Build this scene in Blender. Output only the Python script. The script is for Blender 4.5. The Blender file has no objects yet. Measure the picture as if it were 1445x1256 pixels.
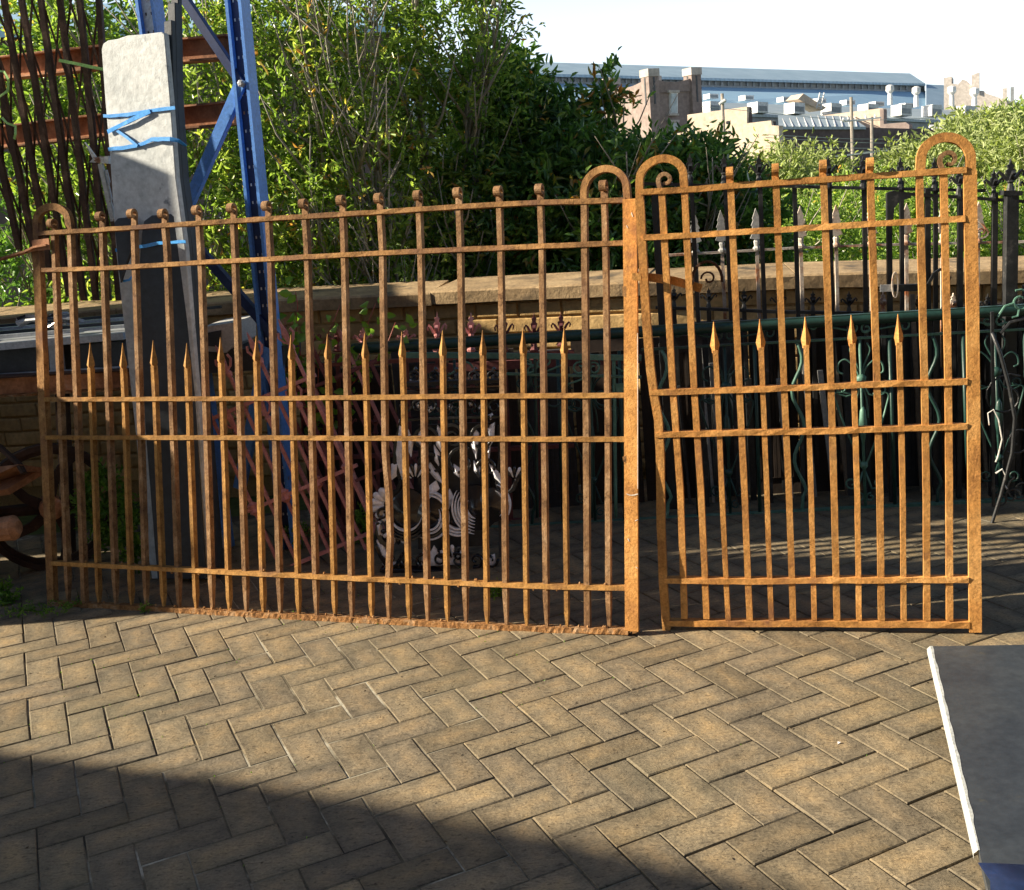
import bpy, bmesh, math, random
import numpy as np
from mathutils import Vector, Matrix
R = math.radians
rnd = random.Random(7)
npr = np.random.RandomState(11)
S = bpy.context.scene
COL = S.collection

# ------------------------------------------------------------------ camera
CH = 1.5435                                     # eye height
FL, CX, CY = 1536.5, 722.5, 628.0               # focal length and centre, in pixels of the photograph
RC = np.array([[9.95861541e-01, -2.05057783e-02, -8.85398401e-02],
               [-9.08833881e-02, -2.24693604e-01, -9.70181939e-01],
               [0.0, 9.74213682e-01, -2.25627354e-01]])
cam_d = bpy.data.cameras.new('camera'); cam = bpy.data.objects.new('camera', cam_d); COL.objects.link(cam)
cam_d.sensor_width = 36; cam_d.lens = FL / 1445 * 36; cam_d.clip_start = 0.05; cam_d.clip_end = 2000
m = Matrix.Identity(4)
for i in range(3):
    m[i][0] = RC[0][i]; m[i][1] = -RC[1][i]; m[i][2] = -RC[2][i]
m[2][3] = CH
cam.matrix_world = m
S.camera = cam

# ------------------------------------------------------------------ sky, sun, exposure
SUN_EL = R(25)
SUN_K = -.03
SUN_DIR = Vector((math.cos(SUN_EL) * .9998, math.cos(SUN_EL) * SUN_K, -math.sin(SUN_EL)))   # direction light travels
W = bpy.data.worlds.new('World'); S.world = W; W.use_nodes = True
nt = W.node_tree; bg = nt.nodes['Background']
sky = nt.nodes.new('ShaderNodeTexSky'); sky.sky_type = 'NISHITA'; sky.sun_disc = False
sky.sun_elevation = SUN_EL; sky.sun_rotation = math.atan2(-SUN_DIR.x, -SUN_DIR.y)
sky.air_density = 0.8; sky.dust_density = 1.0; sky.ozone_density = 1.0
bg.inputs[1].default_value = 0.05
# pale haze low in the sky, the same all round the horizon, over the clear blue above
_g = nt.nodes.new('ShaderNodeTexCoord'); _s = nt.nodes.new('ShaderNodeSeparateXYZ'); nt.links.new(_g.outputs['Generated'], _s.inputs[0])
_r = nt.nodes.new('ShaderNodeMapRange'); _r.interpolation_type = 'SMOOTHSTEP'; nt.links.new(_s.outputs[2], _r.inputs[0])
for _i, _v in ((1, .10), (2, .34), (3, 1.0), (4, 0.0)): _r.inputs[_i].default_value = _v
_h = nt.nodes.new('ShaderNodeMix'); _h.data_type = 'RGBA'; _h.blend_type = 'ADD'
nt.links.new(_r.outputs[0], _h.inputs[0]); nt.links.new(sky.outputs[0], _h.inputs[6]); _h.inputs[7].default_value = (6.2, 6.6, 7.2, 1)
nt.links.new(_h.outputs[2], bg.inputs[0])
sl = bpy.data.lights.new('sun', 'SUN'); sun = bpy.data.objects.new('sun', sl); COL.objects.link(sun)
sl.energy = 5.0; sl.angle = R(0.53); sl.color = (1.0, 0.87, 0.68)
sun.rotation_euler = SUN_DIR.to_track_quat('-Z', 'Y').to_euler()
S.view_settings.view_transform = 'Standard'; S.view_settings.look = 'None'
S.view_settings.gamma = 1; S.view_settings.use_curve_mapping = False
S.view_settings.exposure = 1.3

# ------------------------------------------------------------------ helpers: pixels to places
CAMP = np.array([0, 0, CH])
def ray(x, y):
    d = RC.T @ np.array([(x - CX) / FL, (y - CY) / FL, 1.0]); return d
def onz(x, y, z=0.0):
    d = ray(x, y); return Vector(CAMP + d * ((z - CH) / d[2]))
class Plane:
    """a plane in the world: p0 a point, r its horizontal direction, lean in radians away from the camera"""
    def __init__(s, p0, r, lean=0.0):
        s.p0 = Vector(p0); s.r = Vector(r).normalized()
        back = Vector((0, 0, 1)).cross(s.r).normalized()
        s.u = (Vector((0, 0, 1)) * math.cos(lean) + back * math.sin(lean)).normalized()
        s.n = s.r.cross(s.u).normalized()          # towards the camera
    def at(s, x, y, off=0.0):
        d = Vector(ray(x, y)); c = Vector(CAMP)
        p0 = s.p0 + s.n * off
        return c + d * ((p0 - c).dot(s.n) / d.dot(s.n))
    def off(s, o):
        q = Plane.__new__(Plane); q.p0 = s.p0 + s.n * o; q.r = s.r; q.u = s.u; q.n = s.n; return q
    def loc(s, a, b, c=0.0):
        return s.p0 + s.r * a + s.u * b + s.n * c

# ------------------------------------------------------------------ helpers: objects
def props(o, label=None, cat=None, group=None, kind=None):
    if label: o['label'] = label
    if cat: o['category'] = cat
    if group: o['group'] = group
    if kind: o['kind'] = kind
    return o
def thing(name, loc, label, cat, group=None):
    o = bpy.data.objects.new(name, None); COL.objects.link(o); o.location = loc; o.empty_display_size = .1
    return props(o, label, cat, group)
def link(name, me, parent=None, mat=None):
    o = bpy.data.objects.new(name, me); COL.objects.link(o)
    if mat is not None and not me.materials: me.materials.append(mat)
    if parent is not None:
        o.parent = parent
        pl = parent.location.copy(); q = parent.parent
        while q is not None: pl += q.location; q = q.parent
        o.location = -pl
    return o
class MB:
    def __init__(s): s.v = []; s.f = []
    def add(s, vs, fs):
        b = len(s.v); s.v += [tuple(v) for v in vs]; s.f += [tuple(i + b for i in f) for f in fs]
    def box(s, c, ax, ay, az):
        """centre and three half-extent vectors"""
        c = Vector(c); ax = Vector(ax); ay = Vector(ay); az = Vector(az)
        vs = [c + ax * i + ay * j + az * k for i in (-1, 1) for j in (-1, 1) for k in (-1, 1)]
        s.add(vs, [(0, 1, 3, 2), (4, 6, 7, 5), (0, 4, 5, 1), (2, 3, 7, 6), (0, 2, 6, 4), (1, 5, 7, 3)])
    def sweep(s, pts, n, w, d, jit=0.0, closed=False, taper=None):
        """rectangular bar along pts; w across the path at right angles to n, d along n"""
        pts = [Vector(p) for p in pts]; n = Vector(n).normalized(); N = len(pts); vs = []
        for i, p in enumerate(pts):
            if closed: a, b = pts[i - 1], pts[(i + 1) % N]
            else: a, b = pts[max(i - 1, 0)], pts[min(i + 1, N - 1)]
            t = (b - a); t = t.normalized() if t.length > 1e-9 else Vector((0, 0, 1))
            side = t.cross(n)
            side = side.normalized() if side.length > 1e-6 else Vector((1, 0, 0))
            nn = side.cross(t).normalized()
            k = taper(i / max(N - 1, 1)) if taper else 1
            W_, D_ = w * k / 2, d * k / 2
            for (i1, j1) in ((-1, -1), (1, -1), (1, 1), (-1, 1)):
                q = p + side * (W_ * i1 * (1 + rnd.uniform(-jit, jit))) + nn * (D_ * j1 * (1 + rnd.uniform(-jit, jit)))
                vs.append(q)
        fs = []
        for i in range(N if closed else N - 1):
            a = 4 * i; b = 4 * ((i + 1) % N)
            for k in range(4):
                fs.append((a + k, a + (k + 1) % 4, b + (k + 1) % 4, b + k))
        if not closed:
            fs.append((3, 2, 1, 0)); e = 4 * (N - 1); fs.append((e, e + 1, e + 2, e + 3))
        s.add(vs, fs)
    def tube(s, pts, r, sides=6, rad=None):
        pts = [Vector(p) for p in pts]; N = len(pts); vs = []; prev = None
        for i, p in enumerate(pts):
            t = (pts[min(i + 1, N - 1)] - pts[max(i - 1, 0)]); t = t.normalized() if t.length > 1e-9 else Vector((0, 0, 1))
            if prev is None:
                prev = t.orthogonal().normalized()
            prev = (prev - t * prev.dot(t)); prev = prev.normalized() if prev.length > 1e-6 else t.orthogonal().normalized()
            bn = t.cross(prev); rr = rad[i] if rad else r
            for k in range(sides):
                a = 2 * math.pi * k / sides
                vs.append(p + prev * (rr * math.cos(a)) + bn * (rr * math.sin(a)))
        fs = [(i * sides + k, i * sides + (k + 1) % sides, (i + 1) * sides + (k + 1) % sides, (i + 1) * sides + k) for i in range(N - 1) for k in range(sides)]
        fs.append(tuple(range(sides - 1, -1, -1))); fs.append(tuple(range((N - 1) * sides, N * sides)))
        s.add(vs, fs)
    def lathe(s, base, axis, prof, sides=8):
        """profile of (height, radius) turned round the axis"""
        axis = Vector(axis).normalized()
        s.tube([Vector(base) + axis * h for h, r in prof], 0, sides, [max(r, .0004) for h, r in prof])
    def poly(s, pts, dv):
        """flat outline thickened by the vector dv"""
        pts = [Vector(p) for p in pts]; dv = Vector(dv); n = len(pts)
        vs = pts + [p + dv for p in pts]
        fs = [tuple(range(n)), tuple(range(2 * n - 1, n - 1, -1))] + [((i + 1) % n, i, n + i, n + (i + 1) % n) for i in range(n)]
        s.add(vs, fs)
    def mesh(s, name, mat=None, smooth=False, bevel=0.0, fix=True):
        me = bpy.data.meshes.new(name); me.from_pydata(s.v, [], s.f)
        if fix or bevel:
            bm = bmesh.new(); bm.from_mesh(me); bmesh.ops.recalc_face_normals(bm, faces=bm.faces)
            if bevel: bmesh.ops.bevel(bm, geom=[e for e in bm.edges if len(e.link_faces) == 2 and e.calc_face_angle(0) > .6], offset=bevel, segments=1, affect='EDGES')
            bm.to_mesh(me); bm.free()
        if smooth: me.polygons.foreach_set('use_smooth', [True] * len(me.polygons))
        if mat: me.materials.append(mat)
        return me
    def part(s, name, mat, parent=None, smooth=False, bevel=0.0):
        return link(name, s.mesh(name, mat, smooth, bevel), parent)
def one(fn, name, mat, parent=None, **k):
    b = MB(); fn(b); return b.part(name, mat, parent, **k)
def smooth(pts, k=4):
    P_ = [Vector(p) for p in pts]; out = []
    for i in range(len(P_) - 1):
        p0, p1, p2, p3 = P_[max(i - 1, 0)], P_[i], P_[i + 1], P_[min(i + 2, len(P_) - 1)]
        for j in range(k):
            u = j / k
            out.append(.5 * ((2 * p1) + (p2 - p0) * u + (2 * p0 - 5 * p1 + 4 * p2 - p3) * u * u + (3 * p1 - p0 - 3 * p2 + p3) * u ** 3))
    out.append(P_[-1]); return out
def densify(pts, step=.04):
    out = []
    for a, b in zip(pts[:-1], pts[1:]):
        a = Vector(a); b = Vector(b); n = max(1, int((b - a).length / step))
        out += [a.lerp(b, i / n) for i in range(n)]
    out.append(Vector(pts[-1])); return out
def arc(c, ru, rv, a0, a1, n=12, U=None, V=None):
    return [c + U * (ru * math.cos(a0 + (a1 - a0) * i / n)) + V * (rv * math.sin(a0 + (a1 - a0) * i / n)) for i in range(n + 1)]
def spiral(c, r0, r1, a0, turns, U, V, n=20):
    return [c + (U * math.cos(a0 + turns * 2 * math.pi * i / n) + V * math.sin(a0 + turns * 2 * math.pi * i / n)) * (r0 + (r1 - r0) * i / n) for i in range(n + 1)]

# ------------------------------------------------------------------ materials
def new_mat(name):
    mt = bpy.data.materials.new(name); mt.use_nodes = True
    n = mt.node_tree.nodes; l = mt.node_tree.links
    return mt, n, l, n['Principled BSDF']
def ramp(n, stops):
    r = n.new('ShaderNodeValToRGB'); e = r.color_ramp.elements
    while len(e) > 1: e.remove(e[-1])
    e[0].position = stops[0][0]; e[0].color = (*stops[0][1], 1)
    for p, c in stops[1:]:
        k = e.new(p); k.color = (*c, 1)
    return r
def noise(n, l, scale, detail=6, rough=.6, vec=None, dist=0.0):
    t = n.new('ShaderNodeTexNoise'); t.inputs['Scale'].default_value = scale; t.inputs['Detail'].default_value = detail
    t.inputs['Roughness'].default_value = rough; t.inputs['Distortion'].default_value = dist
    if vec is not None: l.new(vec, t.inputs['Vector'])
    return t
def mathn(n, l, op, a, b=None, clamp=False):
    t = n.new('ShaderNodeMath'); t.operation = op; t.use_clamp = clamp
    for i, v in ((0, a), (1, b)):
        if v is None: continue
        if hasattr(v, 'links') or hasattr(v, 'is_linked'): l.new(v, t.inputs[i])
        else: t.inputs[i].default_value = v
    return t.outputs[0]
def mix(n, l, fac, a, b, mode='MIX'):
    t = n.new('ShaderNodeMix'); t.data_type = 'RGBA'; t.blend_type = mode
    if isinstance(fac, (int, float)): t.inputs[0].default_value = fac
    else: l.new(fac, t.inputs[0])
    for i, v in ((6, a), (7, b)):
        if isinstance(v, tuple): t.inputs[i].default_value = (*v, 1)
        else: l.new(v, t.inputs[i])
    return t.outputs[2]
def weathered(name, stops, scale=8, rough=.8, bump=.3, bscale=60, spots=None, spec=.5, metallic=0.0, objvar=.12, coord='world', bdist=.004, pits=0):
    """general surface: a noise between colours, fine mottling, an optional second colour in patches, bump"""
    mt, n, l, p = new_mat(name)
    g = n.new('ShaderNodeNewGeometry') if coord == 'world' else n.new('ShaderNodeTexCoord')
    v = g.outputs['Position'] if coord == 'world' else g.outputs['Object']
    a = noise(n, l, scale, 8, .65, v)
    r = ramp(n, stops); l.new(a.outputs[0], r.inputs[0]); c = r.outputs[0]
    f = noise(n, l, bscale * 1.5, 4, .6, v)
    c = mix(n, l, .5, c, ramp_out(n, l, f.outputs[0], [(.3, (.55, .55, .55)), (.7, (1.35, 1.35, 1.35))]), 'MULTIPLY')
    if pits:
        e1 = noise(n, l, 38, 5, .75, v); c = mix(n, l, pits, c, ramp_out(n, l, e1.outputs[0], [(.34, (.28, .24, .22)), (.44, (.85, .82, .8)), (.56, (1.05, 1.05, 1.05)), (.68, (1.35, 1.3, 1.35))]), 'MULTIPLY')
        mp = n.new('ShaderNodeMapping'); mp.inputs['Scale'].default_value = (60, 60, 6); l.new(v, mp.inputs[0])
        e2 = noise(n, l, 1, 4, .6, mp.outputs[0]); c = mix(n, l, pits * .6, c, ramp_out(n, l, e2.outputs[0], [(.35, (.55, .5, .48)), (.55, (1.1, 1.1, 1.1))]), 'MULTIPLY')
    if spots:
        s_, sc, lo, hi = spots
        q = noise(n, l, sc, 6, .6, v); k = n.new('ShaderNodeMapRange'); l.new(q.outputs[0], k.inputs[0])
        k.inputs[1].default_value = lo; k.inputs[2].default_value = hi
        c = mix(n, l, k.outputs[0], c, s_)
    if objvar:
        oi = n.new('ShaderNodeObjectInfo')
        k = n.new('ShaderNodeMapRange'); l.new(oi.outputs['Random'], k.inputs[0]); k.inputs[3].default_value = 1 - objvar; k.inputs[4].default_value = 1 + objvar
        hs = n.new('ShaderNodeHueSaturation'); l.new(c, hs.inputs['Color']); l.new(k.outputs[0], hs.inputs['Value']); c = hs.outputs[0]
    l.new(c, p.inputs['Base Color'])
    p.inputs['Roughness'].default_value = rough; p.inputs['Specular IOR Level'].default_value = spec; p.inputs['Metallic'].default_value = metallic
    if bump:
        b = n.new('ShaderNodeBump'); b.inputs['Strength'].default_value = bump; b.inputs['Distance'].default_value = bdist
        bn = noise(n, l, bscale, 6, .7, v); l.new(bn.outputs[0], b.inputs['Height']); l.new(b.outputs[0], p.inputs['Normal'])
    return mt
def ramp_out(n, l, fac, stops):
    r = ramp(n, stops); l.new(fac, r.inputs[0]); return r.outputs[0]

M = {}
M['rust'] = weathered('orange_rust', [(.3, (.34, .155, .048)), (.5, (.54, .262, .072)), (.7, (.66, .36, .12))], 7, .85, .7, 90, spots=((.24, .11, .05), 9, .58, .74), spec=.25, bdist=.004, pits=.45)
M['rust_mid'] = weathered('mid_orange_rust', [(.3, (.22, .11, .038)), (.5, (.41, .215, .062)), (.7, (.56, .32, .10))], 7, .85, .7, 90, spots=((.18, .09, .045), 7, .56, .72), spec=.25, bdist=.004, pits=.6)
M['rust_old'] = weathered('dull_brown_rust', [(.3, (.15, .08, .035)), (.5, (.31, .165, .06)), (.7, (.45, .26, .10))], 6, .85, .7, 100, spots=((.15, .075, .045), 4, .5, .68), spec=.25, bdist=.004, objvar=.2, pits=.8)
M['rust_bar'] = weathered('brown_rust_scale', [(.3, (.15, .085, .045)), (.5, (.29, .165, .075)), (.7, (.42, .28, .16))], 8, .85, .7, 100, spots=((.18, .085, .05), 6, .56, .72), spec=.25, bdist=.004, pits=.8)
M['rust_edge'] = weathered('flaking_rust', [(.3, (.13, .06, .025)), (.5, (.36, .18, .065)), (.7, (.50, .34, .2))], 24, .9, 1.0, 70, spec=.2, bdist=.012)
M['grille_rust'] = weathered('brown_rusted_grille', [(.3, (.04, .024, .016)), (.55, (.11, .06, .035)), (.72, (.26, .15, .09))], 9, .8, .5, 60, spec=.3)
M['dark_rust'] = weathered('dark_rusted_iron', [(.3, (.028, .018, .014)), (.6, (.07, .038, .024)), (.75, (.19, .10, .06))], 7, .8, .6, 60, spec=.3)
M['beam_rust'] = weathered('rusted_beam_paint', [(.3, (.10, .05, .03)), (.5, (.34, .15, .07)), (.62, (.55, .26, .13)), (.75, (.55, .42, .34))], 5, .8, .5, 50, spec=.3)
M['slate'] = weathered('blue_grey_slate', [(.3, (.36, .40, .41)), (.55, (.50, .53, .53)), (.75, (.62, .63, .60))], 4, .6, .6, 25, spots=((.14, .16, .18), 14, .63, .72), spec=.5, bdist=.004)
M['slate_dark'] = weathered('dark_slate', [(.3, (.018, .026, .036)), (.6, (.03, .042, .056)), (.75, (.05, .062, .076))], 3, .55, .3, 25, spec=.5)
M['slate_top'] = weathered('dark_smooth_slate', [(.3, (.024, .030, .038)), (.5, (.040, .048, .056)), (.62, (.052, .060, .066)), (.75, (.095, .10, .10))], 2.6, .42, .15, 30, spots=((.11, .10, .06), 9, .64, .78), spec=.5, objvar=0)
M['slate_edge'] = weathered('pale_cut_slate_edge', [(.3, (.34, .36, .35)), (.7, (.55, .57, .54))], 20, .7, .5, 60, objvar=0)
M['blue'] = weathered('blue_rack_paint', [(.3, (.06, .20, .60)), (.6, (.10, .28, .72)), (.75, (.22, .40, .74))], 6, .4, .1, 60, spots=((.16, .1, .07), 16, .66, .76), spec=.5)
M['blue_shaded'] = weathered('shaded_blue_rack_paint', [(.3, (.012, .022, .075)), (.7, (.022, .045, .14))], 6, .4, .1, 60)  # shade put into the colour: darker blue for shaded faces of the rack
M['blue_strap'] = weathered('blue_packing_strap', [(.3, (.03, .26, .72)), (.7, (.08, .38, .85))], 20, .35, .05, 90)
M['green_strap'] = weathered('lime_packing_strap', [(.3, (.35, .65, .12)), (.7, (.5, .78, .25))], 20, .4, .05, 90)
M['white_paint'] = weathered('chipped_white_paint', [(.3, (.55, .53, .48)), (.7, (.75, .73, .68))], 12, .6, .3, 50, spots=((.3, .14, .07), 18, .58, .66))
M['rack_white'] = weathered('rusty_white_upright', [(.3, (.55, .53, .5)), (.7, (.75, .74, .72))], 10, .5, .2, 50, spots=((.35, .16, .07), 12, .6, .68))
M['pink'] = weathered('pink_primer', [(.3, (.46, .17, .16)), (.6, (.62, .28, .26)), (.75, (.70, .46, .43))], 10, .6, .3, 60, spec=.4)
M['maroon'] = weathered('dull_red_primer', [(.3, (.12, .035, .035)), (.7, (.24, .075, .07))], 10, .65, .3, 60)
M['sky_sheen_white'] = weathered('painted_sky_sheen', [(.3, (.80, .82, .90)), (.7, (.90, .91, .95))], 16, .35, .25, 60, spec=.6, objvar=.1)  # pale colour standing in for sky reflections on the glossy black iron
M['gloss_black'] = weathered('glossy_black_enamel', [(.3, (.012, .012, .014)), (.7, (.02, .02, .024))], 6, .13, .12, 30, spec=.8, objvar=0)
M['black'] = weathered('weathered_black_paint', [(.3, (.012, .013, .015)), (.6, (.03, .032, .034)), (.78, (.16, .15, .14))], 14, .45, .35, 70, spec=.5)
M['green'] = weathered('dark_green_rail_paint', [(.3, (.012, .038, .032)), (.7, (.026, .075, .060))], 9, .4, .2, 60, spec=.5)
M['green_pale'] = weathered('faded_green_paint', [(.3, (.06, .15, .11)), (.6, (.11, .24, .18)), (.75, (.34, .46, .38))], 10, .5, .25, 60)
M['cream_rust'] = weathered('cream_paint_over_rust', [(.38, (.36, .13, .05)), (.5, (.55, .45, .36)), (.7, (.70, .66, .58))], 9, .65, .4, 60)
M['stone'] = weathered('sandstone_coping', [(.3, (.20, .15, .09)), (.5, (.38, .27, .15)), (.7, (.50, .37, .21))], 5, .9, .6, 40, spots=((.10, .085, .065), 4, .55, .7), spec=.2, bdist=.01)
M['wall_brick'] = weathered('cream_painted_brick', [(.3, (.48, .31, .12)), (.7, (.62, .43, .20))], 5, .85, .5, 22, spots=((.34, .22, .1), 4, .62, .8), spec=.25, bdist=.012)
M['mortar'] = weathered('cream_mortar', [(.3, (.36, .24, .10)), (.7, (.48, .33, .15))], 8, .95, .5, 60, spec=.1)
M['dark_wood'] = weathered('dark_brown_board', [(.3, (.018, .012, .009)), (.7, (.05, .032, .022))], 6, .7, .3, 40)
M['concrete'] = weathered('pale_concrete', [(.3, (.34, .34, .33)), (.7, (.48, .48, .46))], 6, .85, .3, 60, spots=((.22, .22, .21), 9, .6, .75))
M['steel'] = weathered('galvanised_steel', [(.3, (.30, .32, .34)), (.7, (.46, .48, .50))], 7, .5, .2, 60, metallic=.3)
M['steel_dark'] = weathered('dark_steel', [(.3, (.02, .024, .03)), (.7, (.06, .065, .07))], 7, .5, .2, 60)
M['bark'] = weathered('pale_grey_bark', [(.3, (.22, .20, .16)), (.7, (.46, .43, .36))], 14, .9, .6, 60, spec=.2)
M['soil'] = weathered('damp_soil', [(.3, (.02, .017, .012)), (.7, (.06, .048, .032))], 10, .95, .6, 30, spec=.1, objvar=0)
M['grass_far'] = weathered('rough_grass', [(.3, (.05, .08, .02)), (.7, (.12, .15, .05))], 1.5, .95, .4, 8, spec=.1, objvar=0)
M['timber'] = weathered('grey_timber', [(.3, (.14, .11, .08)), (.7, (.27, .22, .16))], 8, .85, .5, 50)
M['pole'] = weathered('weathered_timber_pole', [(.3, (.24, .21, .18)), (.7, (.40, .36, .31))], 3, .9, .2, 10)
M['tower_brick'] = weathered('grey_brown_tower_brick', [(.3, (.22, .17, .15)), (.7, (.31, .25, .225))], 1.2, .9, 0, 3, objvar=.04)
M['tower_trim'] = weathered('pale_stone_trim', [(.3, (.40, .36, .32)), (.7, (.55, .50, .45))], 1.5, .9, 0, 3)
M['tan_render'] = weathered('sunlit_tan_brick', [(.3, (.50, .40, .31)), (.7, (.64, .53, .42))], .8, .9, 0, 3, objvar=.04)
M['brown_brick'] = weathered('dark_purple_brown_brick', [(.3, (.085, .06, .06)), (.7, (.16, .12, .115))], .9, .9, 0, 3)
M['louvre'] = weathered('grey_louvres', [(.3, (.20, .21, .21)), (.7, (.34, .34, .33))], .8, .8, 0, 3)
M['white_vent'] = weathered('white_vent_metal', [(.3, (.62, .62, .60)), (.7, (.8, .8, .78))], 1, .6, 0, 3)
M['grey_vent'] = weathered('grey_vent_metal', [(.3, (.22, .24, .25)), (.7, (.32, .34, .35))], 1, .6, 0, 3)
M['glass'] = weathered('pale_window_glass', [(.3, (.30, .36, .38)), (.7, (.48, .54, .55))], .6, .25, 0, 3)
M['wire'] = weathered('pale_wire', [(.3, (.28, .33, .30)), (.7, (.42, .47, .44))], 2, .7, 0, 3)
M['litter'] = weathered('white_paper', [(.3, (.7, .7, .7)), (.7, (.8, .8, .8))], 5, .7, 0)

def roof_mat(name, a, b, ang, pitch=1.0):
    mt, n, l, p = new_mat(name)
    g = n.new('ShaderNodeNewGeometry'); mp = n.new('ShaderNodeMapping'); mp.inputs['Rotation'].default_value = (0, 0, -ang)
    l.new(g.outputs['Position'], mp.inputs[0])
    w = n.new('ShaderNodeTexWave'); w.wave_type = 'BANDS'; w.bands_direction = 'X'; w.inputs['Scale'].default_value = pitch; w.inputs['Distortion'].default_value = .3
    l.new(mp.outputs[0], w.inputs[0])
    q = noise(n, l, .5, 5, .6, g.outputs['Position'])
    c = ramp_out(n, l, q.outputs[0], [(.3, a), (.7, b)])
    c = mix(n, l, .35, c, ramp_out(n, l, w.outputs[0], [(0, (.7, .7, .7)), (1, (1.15, 1.15, 1.15))]), 'MULTIPLY')
    l.new(c, p.inputs['Base Color']); p.inputs['Roughness'].default_value = .5
    return mt
FA = R(32)                                          # bearing of the far buildings
M['roof_pale'] = roof_mat('pale_blue_metal_roof', (.30, .43, .52), (.40, .53, .62), FA, .5)
M['roof_blue'] = roof_mat('blue_metal_roof', (.30, .50, .66), (.38, .57, .72), FA, .5)
M['roof_grey'] = roof_mat('grey_metal_roof', (.30, .38, .42), (.40, .47, .50), FA, .9)

def leaf_mat(name, stops, trans=.35, rough=.38):
    mt, n, l, p = new_mat(name)
    a = n.new('ShaderNodeAttribute'); a.attribute_name = 'tint'
    r = ramp(n, stops); l.new(a.outputs['Fac'], r.inputs[0])
    g = n.new('ShaderNodeNewGeometry')
    c = mix(n, l, .6, r.outputs[0], ramp_out(n, l, g.outputs['Random Per Island'], [(0, (.6, .6, .6)), (1, (1.4, 1.4, 1.4))]), 'MULTIPLY')
    l.new(c, p.inputs['Base Color']); p.inputs['Roughness'].default_value = rough; p.inputs['Specular IOR Level'].default_value = .5
    t = n.new('ShaderNodeBsdfTranslucent')
    l.new(mix(n, l, 1.0, c, (1.7, 1.8, .85), 'MULTIPLY'), t.inputs[0])
    ms = n.new('ShaderNodeMixShader'); ms.inputs[0].default_value = trans
    l.new(p.outputs[0], ms.inputs[1]); l.new(t.outputs[0], ms.inputs[2]); l.new(ms.outputs[0], n['Material Output'].inputs[0])
    return mt
M['leaf'] = leaf_mat('bright_green_leaf', [(0, (.07, .12, .03)), (.35, (.17, .27, .06)), (.7, (.33, .43, .12)), (.9, (.50, .54, .14)), (1, (.62, .30, .11))], .5, .25)
M['leaf_dark'] = leaf_mat('deep_green_leaf', [(0, (.045, .10, .03)), (.5, (.12, .24, .06)), (.8, (.20, .34, .07)), (.9, (.30, .36, .06)), (1, (.50, .18, .06))], .35, .28)
M['leaf_pale'] = leaf_mat('pale_green_leaf', [(0, (.16, .21, .07)), (.5, (.29, .35, .13)), (1, (.46, .50, .24))], .3, .6)
M['weed'] = leaf_mat('weed_leaf', [(0, (.07, .15, .015)), (.6, (.16, .30, .03)), (1, (.3, .4, .07))], .35, .5)

def brick_mat():
    mt, n, l, p = new_mat('worn_brown_paver')
    g = n.new('ShaderNodeNewGeometry'); pos = g.outputs['Position']
    oi = n.new('ShaderNodeObjectInfo')
    rv = mathn(n, l, 'FRACT', mathn(n, l, 'ADD', g.outputs['Random Per Island'], oi.outputs['Random']))
    base = ramp_out(n, l, rv, [(0, (.175, .142, .092)), (.25, (.245, .198, .126)), (.5, (.205, .170, .118)), (.75, (.275, .222, .142)), (1, (.17, .142, .100))])
    ca = n.new('ShaderNodeAttribute'); ca.attribute_name = 'centre'
    cn = noise(n, l, 13, 5, .6, pos, .6)
    cf = mathn(n, l, 'ADD', ca.outputs['Fac'], mathn(n, l, 'MULTIPLY', mathn(n, l, 'SUBTRACT', cn.outputs[0], .5), 1.6))
    base = mix(n, l, .9, base, ramp_out(n, l, cf, [(.0, (.78, .79, .80)), (.45, (1.0, 1.0, .99)), (1, (1.28, 1.20, 1.08))]), 'MULTIPLY')
    a = noise(n, l, 5, 8, .7, pos, .4)
    c = mix(n, l, .85, base, ramp_out(n, l, a.outputs[0], [(.3, (.5, .52, .54)), (.5, (1, 1, 1)), (.68, (1.3, 1.2, 1.02))]), 'MULTIPLY')
    # brushed, pitted surface: streaks run across
    mp = n.new('ShaderNodeMapping'); mp.inputs['Rotation'].default_value = (0, 0, R(20)); mp.inputs['Scale'].default_value = (45, 130, 60); l.new(pos, mp.inputs[0])
    s1 = noise(n, l, 1, 6, .65, mp.outputs[0], 1.2)
    c = mix(n, l, .8, c, ramp_out(n, l, s1.outputs[0], [(.33, (.25, .235, .23)), (.44, (.92, .92, .92)), (.7, (1.28, 1.26, 1.22))]), 'MULTIPLY')
    s2 = noise(n, l, 140, 4, .7, pos)
    c = mix(n, l, .5, c, ramp_out(n, l, s2.outputs[0], [(.3, (.5, .5, .5)), (.6, (1.15, 1.15, 1.15))]), 'MULTIPLY')
    # moss film
    mo = noise(n, l, 1.1, 6, .6, pos); k = n.new('ShaderNodeMapRange'); l.new(mo.outputs[0], k.inputs[0]); k.inputs[1].default_value = .5; k.inputs[2].default_value = .75; k.inputs[4].default_value = .45
    c = mix(n, l, k.outputs[0], c, (.13, .125, .075))
    l.new(c, p.inputs['Base Color']); p.inputs['Roughness'].default_value = .8; p.inputs['Specular IOR Level'].default_value = .3
    b = n.new('ShaderNodeBump'); b.inputs['Strength'].default_value = .7; b.inputs['Distance'].default_value = .004
    h = mathn(n, l, 'ADD', s1.outputs[0], mathn(n, l, 'MULTIPLY', s2.outputs[0], .5)); l.new(h, b.inputs['Height'])
    b2 = n.new('ShaderNodeBump'); b2.inputs['Strength'].default_value = .5; b2.inputs['Distance'].default_value = .01
    b3 = noise(n, l, 16, 3, .6, pos); l.new(b3.outputs[0], b2.inputs['Height']); l.new(b2.outputs[0], b.inputs['Normal'])
    l.new(b.outputs[0], p.inputs['Normal'])
    return mt
M['paver'] = brick_mat()
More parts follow.
